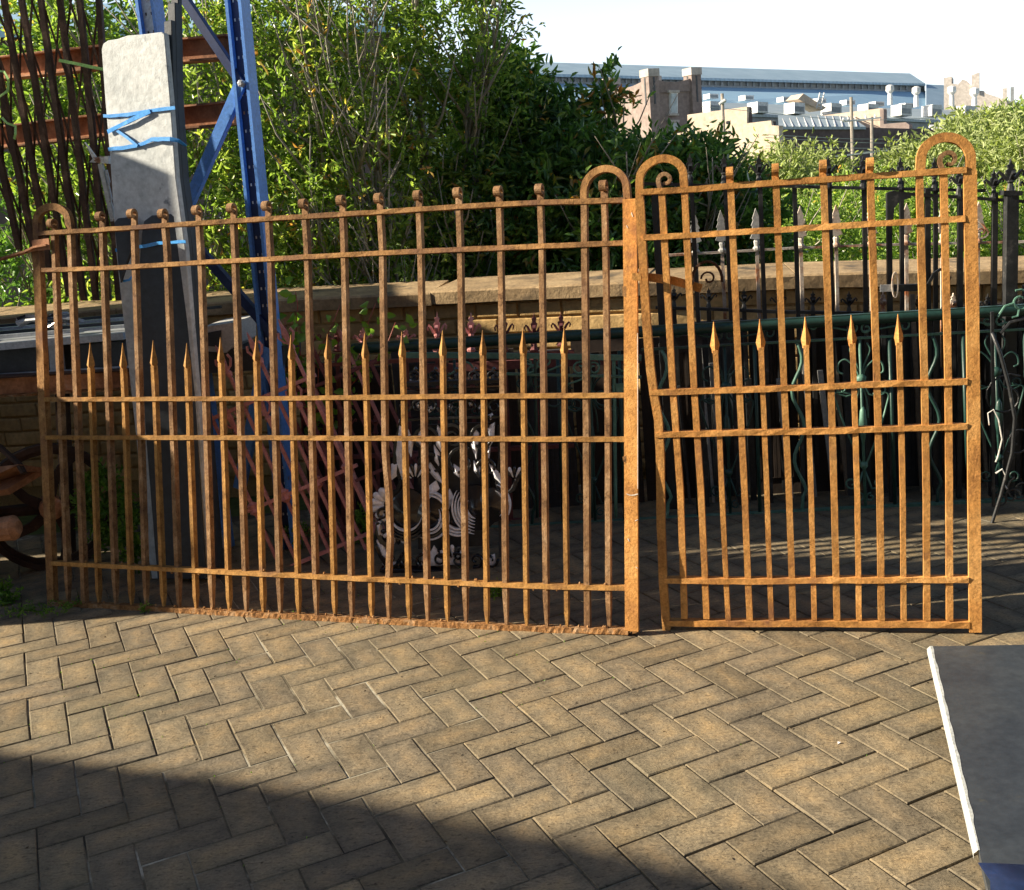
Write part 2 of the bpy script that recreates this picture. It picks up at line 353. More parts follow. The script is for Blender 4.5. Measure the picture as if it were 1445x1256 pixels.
def joint_mat():
    mt, n, l, p = new_mat('sand_joint')
    g = n.new('ShaderNodeNewGeometry'); a = noise(n, l, 3.0, 5, .6, g.outputs['Position']); b = noise(n, l, 60, 3, .6, g.outputs['Position'])
    c = ramp_out(n, l, a.outputs[0], [(.35, (.035, .03, .02)), (.5, (.12, .10, .06)), (.62, (.42, .39, .30)), (.75, (.05, .07, .015))])
    c = mix(n, l, .5, c, ramp_out(n, l, b.outputs[0], [(.3, (.5, .5, .5)), (.7, (1.4, 1.4, 1.4))]), 'MULTIPLY')
    l.new(c, p.inputs['Base Color']); p.inputs['Roughness'].default_value = .95
    return mt
M['joint'] = joint_mat()

# ================================================================== THE SETTING
# wide ground, its joint bed and the herringbone pavers
def sheet(name, x0, x1, y0, y1, z, mat):
    b = MB(); b.add([(x0, y0, z), (x1, y0, z), (x1, y1, z), (x0, y1, z)], [(0, 1, 2, 3)])
    o = link(name, b.mesh(name, mat, fix=False)); props(o, kind='structure'); return o
sheet('ground', -400, 400, -60, 900, -.05, M['grass_far'])
bed = sheet('pavement', -6.5, 5.0, -3.0, 5.6, -.0042, M['joint'])
LO = np.array([-1.92423229, 3.9079931]); LA = np.array([.10521688, .0464156]); LB = np.array([.0464156, -.10521688])
U_ = .115
def proj(p):
    c = RC @ (np.array(p) - CAMP)
    return (c[0] / c[2] * FL + CX, c[1] / c[2] * FL + CY, c[2])
def wear(me):
    n = len(me.vertices) // 20; at = me.attributes.new('centre', 'FLOAT', 'POINT')
    at.data.foreach_set('value', np.tile(np.array([0.] * 18 + [1., 1.]), n).astype(np.float32)); return me
def paver_mesh(seed):
    r = random.Random(seed); b = MB()
    g = .0020; x0, x1, y0, y1 = g, 2 * U_ - g, g, U_ - g; bv = .0026
    j = lambda: r.uniform(-.0014, .0014)
    top = [(x0 + bv + j(), y0 + bv + j()), (x1 - bv + j(), y0 + bv + j()), (x1 - bv + j(), y1 - bv + j()), (x0 + bv + j(), y1 - bv + j())]
    mid = [(x0 + j(), y0 + j()), (x1 + j(), y0 + j()), (x1 + j(), y1 + j()), (x0 + j(), y1 + j())]
    # chipped corners: the bevel ring carries extra points half-way along the long sides
    def ring(q, z): return [(q[0][0], q[0][1], z), ((q[0][0] + q[1][0]) / 2, q[0][1] + j(), z), (q[1][0], q[1][1], z), (q[2][0], q[2][1], z), ((q[2][0] + q[3][0]) / 2, q[2][1] + j(), z), (q[3][0], q[3][1], z)]
    c1, c2 = (x0 + .052 + 8 * j(), U_ / 2 + 8 * j(), .0008), (x1 - .052 + 8 * j(), U_ / 2 + 8 * j(), .0008)
    vs = ring(top, 0) + ring(mid, -.0022) + ring(mid, -.03) + [c1, c2]
    fs = [(0, 1, 18), (1, 19, 18), (1, 2, 19), (2, 3, 19), (3, 4, 19), (4, 18, 19), (4, 5, 18), (5, 0, 18)] + [(i, 6 + i, 6 + (i + 1) % 6, (i + 1) % 6) for i in range(6)] + [(6 + i, 12 + i, 12 + (i + 1) % 6, 6 + (i + 1) % 6) for i in range(6)]
    b.add(vs, fs); return wear(b.mesh('paver', M['paver'], fix=False))
PM = [paver_mesh(i) for i in range(8)]
cells = []
for a in range(-40, 60):
    for k in range(-20, 30):
        for kind in (0, 1):
            bb = a + 4 * k + kind
            o = LO + LA * a + LB * bb
            ctr = o + (LA * 1 + LB * .5 if kind == 0 else LA * .5 + LB * 1)
            if not (-3.3 < ctr[0] < 3.6 and .9 < ctr[1] < 5.5): continue
            x, y, d = proj((ctr[0], ctr[1], 0))
            vis = -60 < x < 1500 and y < 1330 and d > 0
            cells.append((0 if vis else 1, -y, a, bb, kind, ctr))
cells.sort(key=lambda c: (c[0], c[1]))
rest = MB(); ang_a = math.atan2(LA[1], LA[0])
for i, (v, ny, a, bb, kind, ctr) in enumerate(cells):
    # H bricks run along A; V bricks run along B
    ang = ang_a if kind == 0 else ang_a - math.pi / 2
    wob = .0025 * math.sin(ctr[0] * 2.1) + rnd.uniform(-.0011, .0011)
    tilt = Matrix.Rotation(rnd.uniform(-.009, .009), 4, 'X') @ Matrix.Rotation(rnd.uniform(-.006, .006), 4, 'Y')
    mm = Matrix.Translation((ctr[0] + rnd.uniform(-.0008, .0008), ctr[1] + rnd.uniform(-.0008, .0008), wob)) @ Matrix.Rotation(ang + rnd.uniform(-.006, .006) + (math.pi if rnd.random() < .5 else 0), 4, 'Z') @ tilt @ Matrix.Translation((-U_, -U_ / 2, 0))
    me = PM[i % 8]
    if v == 0 and i < 300:
        o = bpy.data.objects.new('paver', me); COL.objects.link(o); o.parent = bed; o.matrix_local = mm
    else:
        rest.add([mm @ w.co for w in me.vertices], [tuple(p.vertices) for p in me.polygons])
o = link('paver_field', wear(rest.mesh('paver_field', M['paver'], fix=False)), bed); props(o, kind='stuff')

# shading house to the left, outside the frame; its gable throws the shadow across the foreground
def build_house():
    X = -9.5
    t = thing('house', (X, 0, 0), 'gabled rendered house standing left of the yard, outside the photograph', 'house')
    te = math.tan(SUN_EL) / .9998
    pts = []
    for (sx, sy) in ((-1.622, 3.004), (-1.136, 2.82), (-0.634, 2.599), (-0.162, 2.36), (0.206, 2.146)):
        dx = sx - X; pts.append((sy - SUN_K * dx, dx * te))
    a = pts[0]; b = pts[-1]
    sl_ = (pts[1][1] - a[1]) / (pts[1][0] - a[0])
    prof = [(a[0] + 1.2, a[1] + sl_ * 1.2), *pts, (b[0] - .7, b[1] + .5), (b[0] - 5, b[1] - 2.9)]
    outline = [(prof[0][0], 0)] + prof + [(prof[-1][0], 0)]
    one(lambda q: q.poly([(X, y, z - .12 if z > 0 else 0) for y, z in outline], (-7, 0, 0)), 'wall', M['tan_render'], t)
    for i, (p, r) in enumerate(zip(prof[:-1], prof[1:])):
        one(lambda q: q.poly([(X + .25, p[0], p[1] - .1), (X + .25, r[0], r[1] - .1), (X + .25, r[0], r[1]), (X + .25, p[0], p[1])], (-7.5, 0, 0)), 'roof', M['roof_grey'], t)
    for yy in (-2.6, -.6):
        f = one(lambda q: q.box((X + .03, yy, 1.6), (.03, 0, 0), (0, .45, 0), (0, 0, .6)), 'window', M['tower_trim'], t)
        one(lambda q: q.box((X + .06, yy, 1.6), (.012, 0, 0), (0, .38, 0), (0, 0, .53)), 'pane', M['glass'], f)
build_house()

# long brick warehouse added unseen behind the camera to block sky fill
def build_sky_fill_blocker():
    Y = -6.5; t = thing('warehouse', (4, Y, 0), 'long dark brick warehouse added behind the camera to cut skylight', 'building')
    one(lambda q: q.box((5.0, Y - 4, 4.0), (12.5, 0, 0), (0, 4, 0), (0, 0, 4.0)), 'wall', M['brown_brick'], t)
    one(lambda q: q.box((5.0, Y - 4, 8.1), (12.7, 0, 0), (0, 4.2, 0), (0, 0, .1)), 'roof', M['roof_grey'], t)
    for i in range(6):
        x = -5.5 + i * 4.1
        f = one(lambda q: q.box((x, Y + .03, 4.2), (.7, 0, 0), (0, .03, 0), (0, 0, 1.0)), 'window', M['timber'], t)
        one(lambda q: q.box((x, Y + .065, 4.2), (.6, 0, 0), (0, .01, 0), (0, 0, .9)), 'pane', M['glass'], f)
build_sky_fill_blocker()

# corrugated container added out of view to shade the left end of the wall
def build_shade_blockers():
    t = thing('shade_block', (-5.0, 5.9, 0), 'rusty corrugated container left of the yard, outside the photograph', 'shade_block')
    q = MB(); n_ = 40; pts = []
    for i in range(n_ + 1):
        y = 5.31 + 1.16 * i / n_; pts.append((-4.0 - (.03 if (i // 2) % 2 else 0), y))
    out = [(x, y, 0) for x, y in pts] + [(-6.4, 6.47, 0), (-6.4, 5.31, 0)]
    q.poly(out, (0, 0, 2.6)); q.part('wall', M['dark_rust'], t)
    k = thing('shade_stack', (-4.2, 4.78, 0), 'tall stack of old timber beams added out of view to shade slates and floor', 'timber')  # unseen stack added to throw shade on the slates and floor
    for i in range(15):
        for j in range(2):
            one(lambda q: q.box((-4.75 + rnd.uniform(-.05, .02), 4.78 + j * .205, .10 + i * .2), (.75, rnd.uniform(-.01, .01), 0), (0, .1, 0), (0, 0, .097)), 'timber_beam', M['timber'], k)
    one(lambda q: q.box((-5.2, 5.89, 2.63), (1.24, 0, 0), (0, .61, 0), (0, 0, .028)), 'roof', M['dark_rust'], t)
    q = MB(); q.box((-3.98, 5.8, 1.2), (.02, 0, 0), (0, .5, 0), (0, 0, 1.15)); d = q.part('door', M['dark_rust'], t)
    one(lambda q: q.tube([(-3.93, 5.6, .4), (-3.93, 5.6, 2.1)], .015, 6), 'handle', M['steel'], d)
build_shade_blockers()

# brick retaining wall with sandstone coping, three runs
def vplane(px, Y, px2, Y2):
    """vertical plane whose trace passes over pixel column px at distance Y and px2 at Y2 (horizon row taken)"""
    def pt(x, Yd):
        d = ray(x, 335 - .0687 * x + .0); d = d / d[1]; return Vector((d[0] * Yd, Yd, 0))
    a = pt(px, Y); b = pt(px2, Y2); return Plane(a, b - a)
def build_wall():
    runs = [(-260, 6.55, 610, 5.95, [(-260, 462), (0, 449), (170, 434), (400, 420), (610, 411)]),
            (610, 5.95, 905, 5.62, [(610, 411), (748, 405), (905, 397)]),
            (905, 5.62, 1700, 5.25, [(905, 397), (1100, 387), (1445, 378), (1700, 370)])]
    t = thing('brick_wall', (0, 5.8, 0), 'long low cream brick wall with a sandstone coping running behind the stacked ironwork', 'wall')
    bricks = []; core = MB()
    for (xa, ya, xb, yb, top) in runs:
        P = vplane(xa, ya, xb, yb)
        tp = [P.at(*q) for q in top]
        L = (tp[-1] - tp[0]).dot(P.r)
        def zt(s_):
            for a, b in zip(tp[:-1], tp[1:]):
                sa, sb = (a - P.p0).dot(P.r), (b - P.p0).dot(P.r)
                if s_ <= sb or b is tp[-1]: return a.z + (b.z - a.z) * (s_ - sa) / (sb - sa)
        s0 = (tp[0] - P.p0).dot(P.r)
        # coping
        x = s0; 
        while x < s0 + L - .01:
            w = min(rnd.uniform(.75, 1.05), s0 + L - x)
            if s0 + L - x - w < .3: w = s0 + L - x
            z0, z1 = zt(x) , zt(x + w); dj = rnd.uniform(-.006, .006)
            b = MB(); g = .003
            ht = .072
            c = [P.p0 + P.r * (x + g), P.p0 + P.r * (x + w - g)]
            vs = []
            n_ = 7
            for i in range(n_ + 1):
                u = i / n_; q = c[0].lerp(c[1], u); zz = z0 + (z1 - z0) * u + dj
                j = lambda k=.0016: rnd.uniform(-k, k)
                vs += [q + P.n * (.045 + j()) + Vector((0, 0, zz - ht + j())), q + P.n * (.05 + j()) + Vector((0, 0, zz - .010 + j(.001))), q + P.n * (.041 + j(.001)) + Vector((0, 0, zz + j(.001))),
                       q - P.n * .48 + Vector((0, 0, zz + .02)), q - P.n * .48 + Vector((0, 0, zz - ht))]
            fs = [(5 * i + k, 5 * i + (k + 1) % 5, 5 * i + 5 + (k + 1) % 5, 5 * i + 5 + k) for i in range(n_) for k in range(5)]
            fs += [(0, 1, 2, 3, 4), tuple(5 * n_ + k for k in (4, 3, 2, 1, 0))]
            b.add(vs, fs); b.part('coping_stone', M['stone'], t)
            x += w
        # mortar core
        n_ = 10
        for i in range(n_):
            sa, sb = s0 + L * i / n_, s0 + L * (i + 1) / n_
            a = P.p0 + P.r * sa - P.n * .012; b_ = P.p0 + P.r * sb - P.n * .012
            za, zb = zt(sa) - .074, zt(sb) - .074
            core.add([a - Vector((0, 0, .3)), b_ - Vector((0, 0, .3)), b_ + Vector((0, 0, zb)), a + Vector((0, 0, za)),
                      a - P.n * .4 - Vector((0, 0, .3)), b_ - P.n * .4 - Vector((0, 0, .3)), b_ - P.n * .4 + Vector((0, 0, zb)), a - P.n * .4 + Vector((0, 0, za))],
                     [(0, 1, 2, 3), (5, 4, 7, 6)] + ([(4, 0, 3, 7)] if i == 0 else []) + ([(1, 5, 6, 2)] if i == n_ - 1 else []))
        course = .0865; row = 0
        while True:
            k = row; zrel = .078 + course * k
            if zrel > 1.1: break
            x = s0 - (.12 if row % 2 else 0)
            while x < s0 + L:
                a, b2 = max(x, s0), min(x + .23, s0 + L)
                if b2 - a > .04:
                    za, zb = zt(a) - zrel, zt(b2) - zrel
                    if min(za, zb) - .076 > .0:
                        mid = P.p0 + P.r * ((a + b2) / 2); px, py, _ = proj((mid.x, mid.y, (za + zb) / 2))
                        lit = (0 if 380 < px < 1445 and py < 520 else 1 if 60 < px < 560 else 2)
                        if px < -80 or px > 1520: lit = 3
                        bricks.append((lit, row, P, a, b2, za, zb))
                x += .24
            row += 1
    core.part('mortar_bed', M['mortar'], t)
    bricks.sort(key=lambda q: (q[0], q[1]))
    rest = MB()
    for i, (lit, row, P, a, b2, za, zb) in enumerate(bricks):
        b = MB() if i < 300 else rest
        h = .076; o = rnd.uniform(-.0015, .002); A = P.p0 + P.r * a; B = P.p0 + P.r * b2
        mx = A.lerp(B, rnd.uniform(.35, .65)); e = .006
        j = lambda k=.0016: rnd.uniform(-k, k)
        vs = [A + P.n * (o - .01) + Vector((0, 0, za)), B + P.n * (o - .01) + Vector((0, 0, zb)), B + P.n * (o - .01) + Vector((0, 0, zb - h)), A + P.n * (o - .01) + Vector((0, 0, za - h)),
              A + P.r * (e + j()) + P.n * (o + j()) + Vector((0, 0, za - e + j())), B - P.r * (e + j()) + P.n * (o + j()) + Vector((0, 0, zb - e + j())),
              B - P.r * (e + j()) + P.n * (o + j()) + Vector((0, 0, zb - h + e + j())), A + P.r * (e + j()) + P.n * (o + j()) + Vector((0, 0, za - h + e + j())),
              mx + P.n * (o + .002 + j(.002)) + Vector((0, 0, (za + zb) / 2 - h / 2 + j(.01)))]
        vs += [vs[k] - P.n * .02 for k in range(4)]
        fs = [(0, 1, 5, 4), (1, 2, 6, 5), (2, 3, 7, 6), (3, 0, 4, 7), (4, 5, 8), (5, 6, 8), (6, 7, 8), (7, 4, 8), (1, 0, 9, 10), (2, 1, 10, 11), (3, 2, 11, 12), (0, 3, 12, 9)]
        b.add(vs, fs)
        if i < 300: b.part('brick', M['wall_brick'], t)
    o = rest.part('brick_field', M['wall_brick'], t); props(o, kind='stuff')
build_wall()

# ================================================================== FAR BUILDINGS
def fplane(px, Y, ang=FA):
    d = ray(px, 335 - .0687 * px); d = d / d[1]
    return Plane(Vector((d[0] * Y, Y, 0)), (math.cos(ang), math.sin(ang), 0))
def face(P, pts, depth, name, mat, parent, off=0.0):
    return one(lambda q: q.poly([P.at(x, y, off) for x, y in pts], P.n * (-depth)), name, mat, parent)
def lower(P, pts, z=-.3):
    """outline whose last two corners are dropped to the ground"""
    return pts
def mass(P, top, depth, name, mat, parent, off=0.0, zb=-.2):
    """building body: its top outline read from pixels (left to right), its foot on the ground"""
    t = [P.at(x, y, off) for x, y in top]
    pts = t + [Vector((t[-1].x, t[-1].y, zb)), Vector((t[0].x, t[0].y, zb))]
    return one(lambda q: q.poly(pts, P.n * (-depth)), name, mat, parent)

def far_buildings():
    # long workshop: clerestory band, pale upper roof, blue lower roof
    V = fplane(775, 104, R(34))
    t = thing('workshop_building', V.p0, 'very long workshop with pale blue roof, grey louvred band and blue lower roof', 'building')
    mass(V, [(420, 93), (775, 103.5), (1040, 111), (1305, 118)], 9, 'wall', M['louvre'], t)
    def roofq(b, lo, hi, offlo, offhi, th=.25):
        A = [V.at(x, y, offlo) for x, y in lo]; B = [V.at(x, y, offhi) for x, y in hi]
        for i in range(len(A) - 1): b.poly([A[i], A[i + 1], B[i + 1], B[i]], (0, 0, -th))
    one(lambda q: roofq(q, [(420, 90), (775, 104), (1306, 118)], [(420, 74), (775, 88), (1284, 103.5)], .6, -7), 'roof', M['roof_pale'], t)
    for x in range(640, 1305, 9):                     # louvre posts in the clerestory
        y0 = 103.5 + (x - 775) * .0275
        one(lambda q: q.poly([V.at(x, y0 + 1, .15), V.at(x + 2.2, y0 + 1, .15), V.at(x + 2.2, y0 + 13.5 - (x - 775) * .005, .15), V.at(x, y0 + 13.5 - (x - 775) * .005, .15)], V.n * -.14), 'louvre', M['grey_vent'], t)
    one(lambda q: q.poly([V.at(420, 106, .3), V.at(1306, 128, .3), V.at(1306, 132, .3), V.at(420, 110, .3)], V.n * -.25), 'gutter', M['grey_vent'], t)
    one(lambda q: roofq(q, [(420, 147), (775, 152), (1306, 169)], [(420, 108), (775, 117.5), (1306, 130)], 12, .4), 'lower_roof', M['roof_blue'], t)
    mass(V, [(420, 150), (775, 154), (1405, 173)], 11.5, 'lower_wall', M['grey_vent'], t, off=11.8)
    one(lambda q: roofq(q, [(1307, 169), (1440, 175)], [(1307, 119), (1374, 122)], 12, .0), 'end_roof', M['roof_pale'], t)
    # row of small square roof cowls
    for i, x in enumerate((1003, 1053, 1107, 1155, 1196, 1237, 1279, 1318)):
        y = 131 + i * 2.2
        c = thing('roof_cowl', V.at(x, y + 4, 9), 'small white box cowl on the blue roof, %s' % ['just right of the brick tower', 'above the stepped tan wall', 'above the end of the tan wall', 'left of the lying ladder', 'beside the lying ladder', 'left of the first round flue', 'right of the first round flue', 'furthest right of the box cowls'][i], 'roof vent', 'box cowls along the blue roof')
        w = 4.5
        one(lambda q: q.poly([V.at(x - w + 3.1, y + 1, 9), V.at(x + 11, y + 1.4, 9), V.at(x + 11, y + 8, 9), V.at(x - w + 3.1, y + 8, 9)], V.n * -.85), 'box', M['white_vent'], c)
        one(lambda q: q.poly([V.at(x - w + 4, y + 2.6, 9.03), V.at(x + 10, y + 3, 9.03), V.at(x + 10, y + 7, 9.03), V.at(x - w + 4, y + 6.6, 9.03)], V.n * -.05), 'grille', M['grey_vent'], c)
    # second lower shed in front with big box vents
    V2 = fplane(990, 84, R(34))
    s = thing('ribbed_shed', V2.p0, 'lower ribbed grey roof shed in front of the long blue roofed workshop', 'building')
    def roofq2(b, lo, hi, offlo, offhi, th=.2):
        b.poly([V2.at(x, y, offlo) for x, y in lo] + [V2.at(x, y, offhi) for x, y in hi][::-1], (0, 0, -th))
    one(lambda q: roofq2(q, [(960, 158), (1240, 166), (1445, 176)], [(960, 143), (1240, 152), (1440, 158)], 4, -4), 'roof', M['roof_grey'], s)
    mass(V2, [(960, 160), (1240, 168), (1445, 178)], 8, 'wall', M['grey_vent'], s, off=3.8)
    for i, x in enumerate((1001, 1068, 1120, 1172, 1224, 1271, 1314, 1362, 1398)):
        y = 141 + i * .9
        c = thing('roof_vent', V2.at(x, y + 8, 3), 'large white sided box vent on the ribbed shed roof, %s' % ['beside the brick tower', 'over the high tan wall', 'right of the tan wall top', 'left of the crossed poles', 'right of the crossed poles', 'middle of the right hand row', 'fourth from the right', 'third from the right edge', 'nearest the right edge'][i], 'roof vent', 'box vents on the ribbed shed')
        one(lambda q: q.poly([V2.at(x + 1.1, y + 1.5, 4.3), V2.at(x + 16, y + 2.5, 4.3), V2.at(x + 16, y + 18, 4.3), V2.at(x + 1.1, y + 17, 4.3)], V2.n * -1.0), 'box', M['white_vent'], c)
        one(lambda q: q.poly([V2.at(x + 2.5, y + 7, 4.33), V2.at(x + 14.5, y + 8, 4.33), V2.at(x + 14.5, y + 15, 4.33), V2.at(x + 2.5, y + 14, 4.33)], V2.n * -.05), 'grille', M['grey_vent'], c)
    for i, (x, y) in enumerate(((1256, 130), (1293, 133), (1343, 133), (1375, 136))):
        c = thing('flue', V2.at(x, y + 18, 2), 'round white flue with a wide cap, %s' % ['leftmost of four on the ribbed roof', 'second of four on the ribbed roof', 'third of four on the ribbed roof', 'rightmost of four on the ribbed roof'][i], 'flue', 'round flues on the ribbed roof')
        b0 = V2.at(x, y + 18, 2); pxm = (V2.at(x + 1, y, 2) - V2.at(x, y, 2)).length
        one(lambda q: q.lathe(b0, (0, 0, 1), [(0, 2.3 * pxm), (8 * pxm, 2 * pxm), (10 * pxm, 1.7 * pxm)], 10), 'pipe', M['white_vent'], c)
        one(lambda q: q.lathe(b0, (0, 0, 1), [(10.2 * pxm, 2.2 * pxm), (12 * pxm, 3.6 * pxm), (16 * pxm, 3.4 * pxm), (17 * pxm, 1.6 * pxm)], 10), 'cap', M['white_vent'], c)
    # gable bits and ladder-like masts
    g = thing('roof_gable', V2.at(1135, 150, 3), 'small white skylight gable with ladder on the ribbed roof', 'skylight')
    one(lambda q: q.poly([V2.at(1126, 140, 4.2), V2.at(1134, 132, 4.2), V2.at(1166, 152, 4.2), V2.at(1160, 156, 4.2)], V2.n * -1.2), 'gable', M['tan_render'], g)
    for (a, b) in (((1152, 153), (1157, 131)), ((1158, 154), (1163, 131))):
        one(lambda q: q.tube([V2.at(*a, 4.6), V2.at(*b, 4.6)], .05, 5), 'ladder_rail', M['white_vent'], g)
    for k in range(5):
        y = 134 + k * 4
        one(lambda q: q.tube([V2.at(1157 - k * .9, y, 4.6), V2.at(1163 - k * .9, y + .3, 4.6)], .035, 4), 'rung', M['white_vent'], g)
    # right end parapets and chimneys
    e = thing('chimney_house', V.at(1390, 130, 2), 'distant stone parapet house with tall chimney above the right end of the roofs', 'building')
    E = fplane(1330, 112, R(-25))
    mass(E, [(1332, 110), (1343, 108), (1343, 118), (1352, 119), (1358, 112), (1364, 114), (1372, 122), (1380, 128), (1388, 128), (1392, 132), (1436, 146)], 4, 'wall', M['tower_trim'], e)
    one(lambda q: q.poly([E.at(1371, 106, .2), E.at(1382, 102, .2), E.at(1382, 134, .2), E.at(1371, 130, .2)], E.n * -1.2), 'chimney', M['tower_trim'], e)
    one(lambda q: q.poly([E.at(1415, 125, .2), E.at(1421, 124, .2), E.at(1421, 146, .2), E.at(1415, 144, .2)], E.n * -1.2), 'chimney', M['tower_trim'], e)
    one(lambda q: q.poly([E.at(1426, 123, .2), E.at(1431, 122.5, .2), E.at(1431, 146, .2), E.at(1426, 146, .2)], E.n * -1.2), 'chimney', M['grey_vent'], e)
    # brick tower with corner piers
    T = fplane(919, 70, R(30))
    tw = thing('brick_tower', T.p0, 'square grey brick tower with raised corner piers and scooped parapet beside the treetop', 'tower')
    topz = T.at(930, 114).z; pier = T.at(919, 97).z
    r, bk = T.r, -T.n
    wf = (T.at(988, 150) - T.at(918, 150)).length; ws = 4.6
    c0 = T.at(918, 150); c0.z = 0
    def col(a, b, w, z0, z1, name, mat, ov=.12):
        q = MB(); cc = c0 + r * a + bk * b; cc.z = (z0 + z1) / 2
        q.box(cc, r * (w / 2), bk * (w / 2), (0, 0, (z1 - z0) / 2)); return q.part(name, mat, tw)
    q = MB(); cc = c0 + r * wf / 2 + bk * ws / 2; cc.z = (topz - .5) / 2
    q.box(cc, r * (wf / 2 - .15), bk * (ws / 2 - .15), (0, 0, (topz - .5) / 2)); q.part('wall', M['tower_brick'], tw)
    # scooped parapets on four sides
    for (o_, d_, L_) in ((c0 + bk * .16, r, wf), (c0 + r * .16, bk, ws), (c0 + bk * (ws - .16), r, wf), (c0 + r * (wf - .16), bk, ws)):
        n_ = 10; nn = d_.cross(Vector((0, 0, 1))) * .12
        top = [o_ + d_ * (.15 + (L_ - .3) * i / n_) + Vector((0, 0, topz + .35 * (abs(i / n_ * 2 - 1)) ** 2 - .1)) for i in range(n_ + 1)]
        bot = [o_ + d_ * (L_ - .15) + Vector((0, 0, topz - .7)), o_ + d_ * .15 + Vector((0, 0, topz - .7))]
        one(lambda q: q.poly([p - nn for p in top + bot], nn * 2), 'parapet', M['tower_brick'], tw)
    pw = .78
    for a, b in ((pw / 2 - .1, pw / 2 - .1), (wf - pw / 2 + .1, pw / 2 - .1), (pw / 2 - .1, ws - pw / 2 + .1), (wf - pw / 2 + .1, ws - pw / 2 + .1)):
        pr = col(a, b, pw, 0, pier - .45, 'pier', M['tower_brick'])
        cp = col(a, b, pw + .1, pier - .45, pier, 'pier_cap', M['tower_trim'])
        # dark slots in each pier, both visible faces
        s1 = MB(); cc = c0 + r * a + bk * (b - pw / 2 - .01); cc.z = pier - 1.3; s1.box(cc, r * .06, bk * .02, (0, 0, .8)); s1.part('slot', M['steel_dark'], tw)
        s1 = MB(); cc = c0 + r * (a - pw / 2 - .01) + bk * b; cc.z = pier - 1.3; s1.box(cc, r * .02, bk * .06, (0, 0, .8)); s1.part('slot', M['steel_dark'], tw)
    for (y0, y1) in ((131, 160), (173, 190)):
        q = MB(); q.poly([T.at(946.5, y0, .03), T.at(956.5, y0, .03), T.at(956.5, y1, .03), T.at(946.5, y1, .03)], T.n * -.2); f = q.part('window', M['white_vent'], tw)
        q = MB(); q.poly([T.at(947.6, y0 + 1, .06), T.at(955.4, y0 + 1, .06), T.at(955.4, y1 - 1, .06), T.at(947.6, y1 - 1, .06)], T.n * -.05); q.part('pane', M['glass'], f)
        q = MB(); q.poly([T.at(944, y0 - 4, .12), T.at(959, y0 - 4, .12), T.at(959, y0 - .3, .12), T.at(944, y0 - .3, .12)], T.n * -.2); q.part('lintel', M['tower_trim'], tw)
        q = MB(); q.poly([T.at(945, y1 + .3, .12), T.at(958.5, y1 + .3, .12), T.at(958.5, y1 + 3, .12), T.at(945, y1 + 3, .12)], T.n * -.2); q.part('sill', M['tower_trim'], tw)
    # stepped tan wall facing the sun
    A = Plane(fplane(970, 58).p0, (.78, -.62, 0))
    st = thing('stepped_building', A.p0, 'sunlit tan brick building with a stepped sloping parapet in front of the tower', 'building')
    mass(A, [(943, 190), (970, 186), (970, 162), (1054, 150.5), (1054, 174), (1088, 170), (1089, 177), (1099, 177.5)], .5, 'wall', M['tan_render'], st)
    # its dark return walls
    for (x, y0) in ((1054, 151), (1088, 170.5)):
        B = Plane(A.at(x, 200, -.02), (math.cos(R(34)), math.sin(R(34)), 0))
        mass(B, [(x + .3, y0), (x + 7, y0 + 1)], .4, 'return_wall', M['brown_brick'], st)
    # long dark brick wall with blue-grey roof above
    D = fplane(1098, 62, R(24))
    dw = thing('warehouse', D.p0, 'long low dark brick warehouse with a pale ribbed roof behind the street poles', 'building')
    mass(D, [(1098, 178), (1200, 179.5), (1300, 182), (1445, 187)], 7, 'wall', M['brown_brick'], dw)
    one(lambda q: q.poly([D.at(1099, 178.5, .15), D.at(1222, 178.8, .15), D.at(1198, 163.5, -6), D.at(1098, 162.5, -6)], (0, 0, -.15)), 'roof', M['roof_grey'], dw)
    for k in range(11):
        x = 1106 + k * 10
        one(lambda q: q.tube([D.at(x + 3, 178.3, .2), D.at(x - 4 + k * .4, 163.8, -5.9)], .035, 4), 'roof_rib', M['white_vent'], dw)
    one(lambda q: q.poly([D.at(1320, 183, .2), D.at(1400, 184, .2), D.at(1385, 176, -4), D.at(1310, 176, -4)], (0, 0, -.15)), 'roof', M['white_vent'], dw)
    D2 = fplane(1170, 72, R(-38))
    gb = thing('gable_wall', D2.p0, 'tan sloping parapet wall rising between the two street poles', 'building')
    mass(D2, [(1160, 163), (1241, 153), (1246, 153.5)], .6, 'wall', M['tan_render'], gb)
    mass(D2, [(1241.5, 154), (1247, 154.5), (1247, 175), (1278, 172.5), (1283, 176)], .6, 'return_wall', M['tower_brick'], gb, off=.35)
    # cream building seen through the leaves at the upper left
    L = fplane(380, 26, R(8))
    lb = thing('terrace_house', L.p0, 'brown rendered house with a blue metal roof glimpsed through the leaves at the top left', 'house')
    mass(L, [(-120, 42), (250, 38), (560, 34)], 6, 'wall', M['brown_brick'], lb)
    one(lambda q: q.poly([L.at(-130, 44, .4), L.at(575, 35, .4), L.at(570, 12, -4), L.at(-130, 0, -4)], (0, 0, -.15)), 'roof', M['roof_blue'], lb)
    for x in (30, 455):
        q = MB(); q.poly([L.at(x, 60, .04), L.at(x + 38, 59, .04), L.at(x + 38, 95, .04), L.at(x, 96, .04)], L.n * -.1); f = q.part('window', M['white_vent'], lb)
        q = MB(); q.poly([L.at(x + 3, 63, .07), L.at(x + 35, 62, .07), L.at(x + 35, 92, .07), L.at(x + 3, 93, .07)], L.n * -.05); q.part('pane', M['glass'], f)
far_buildings()

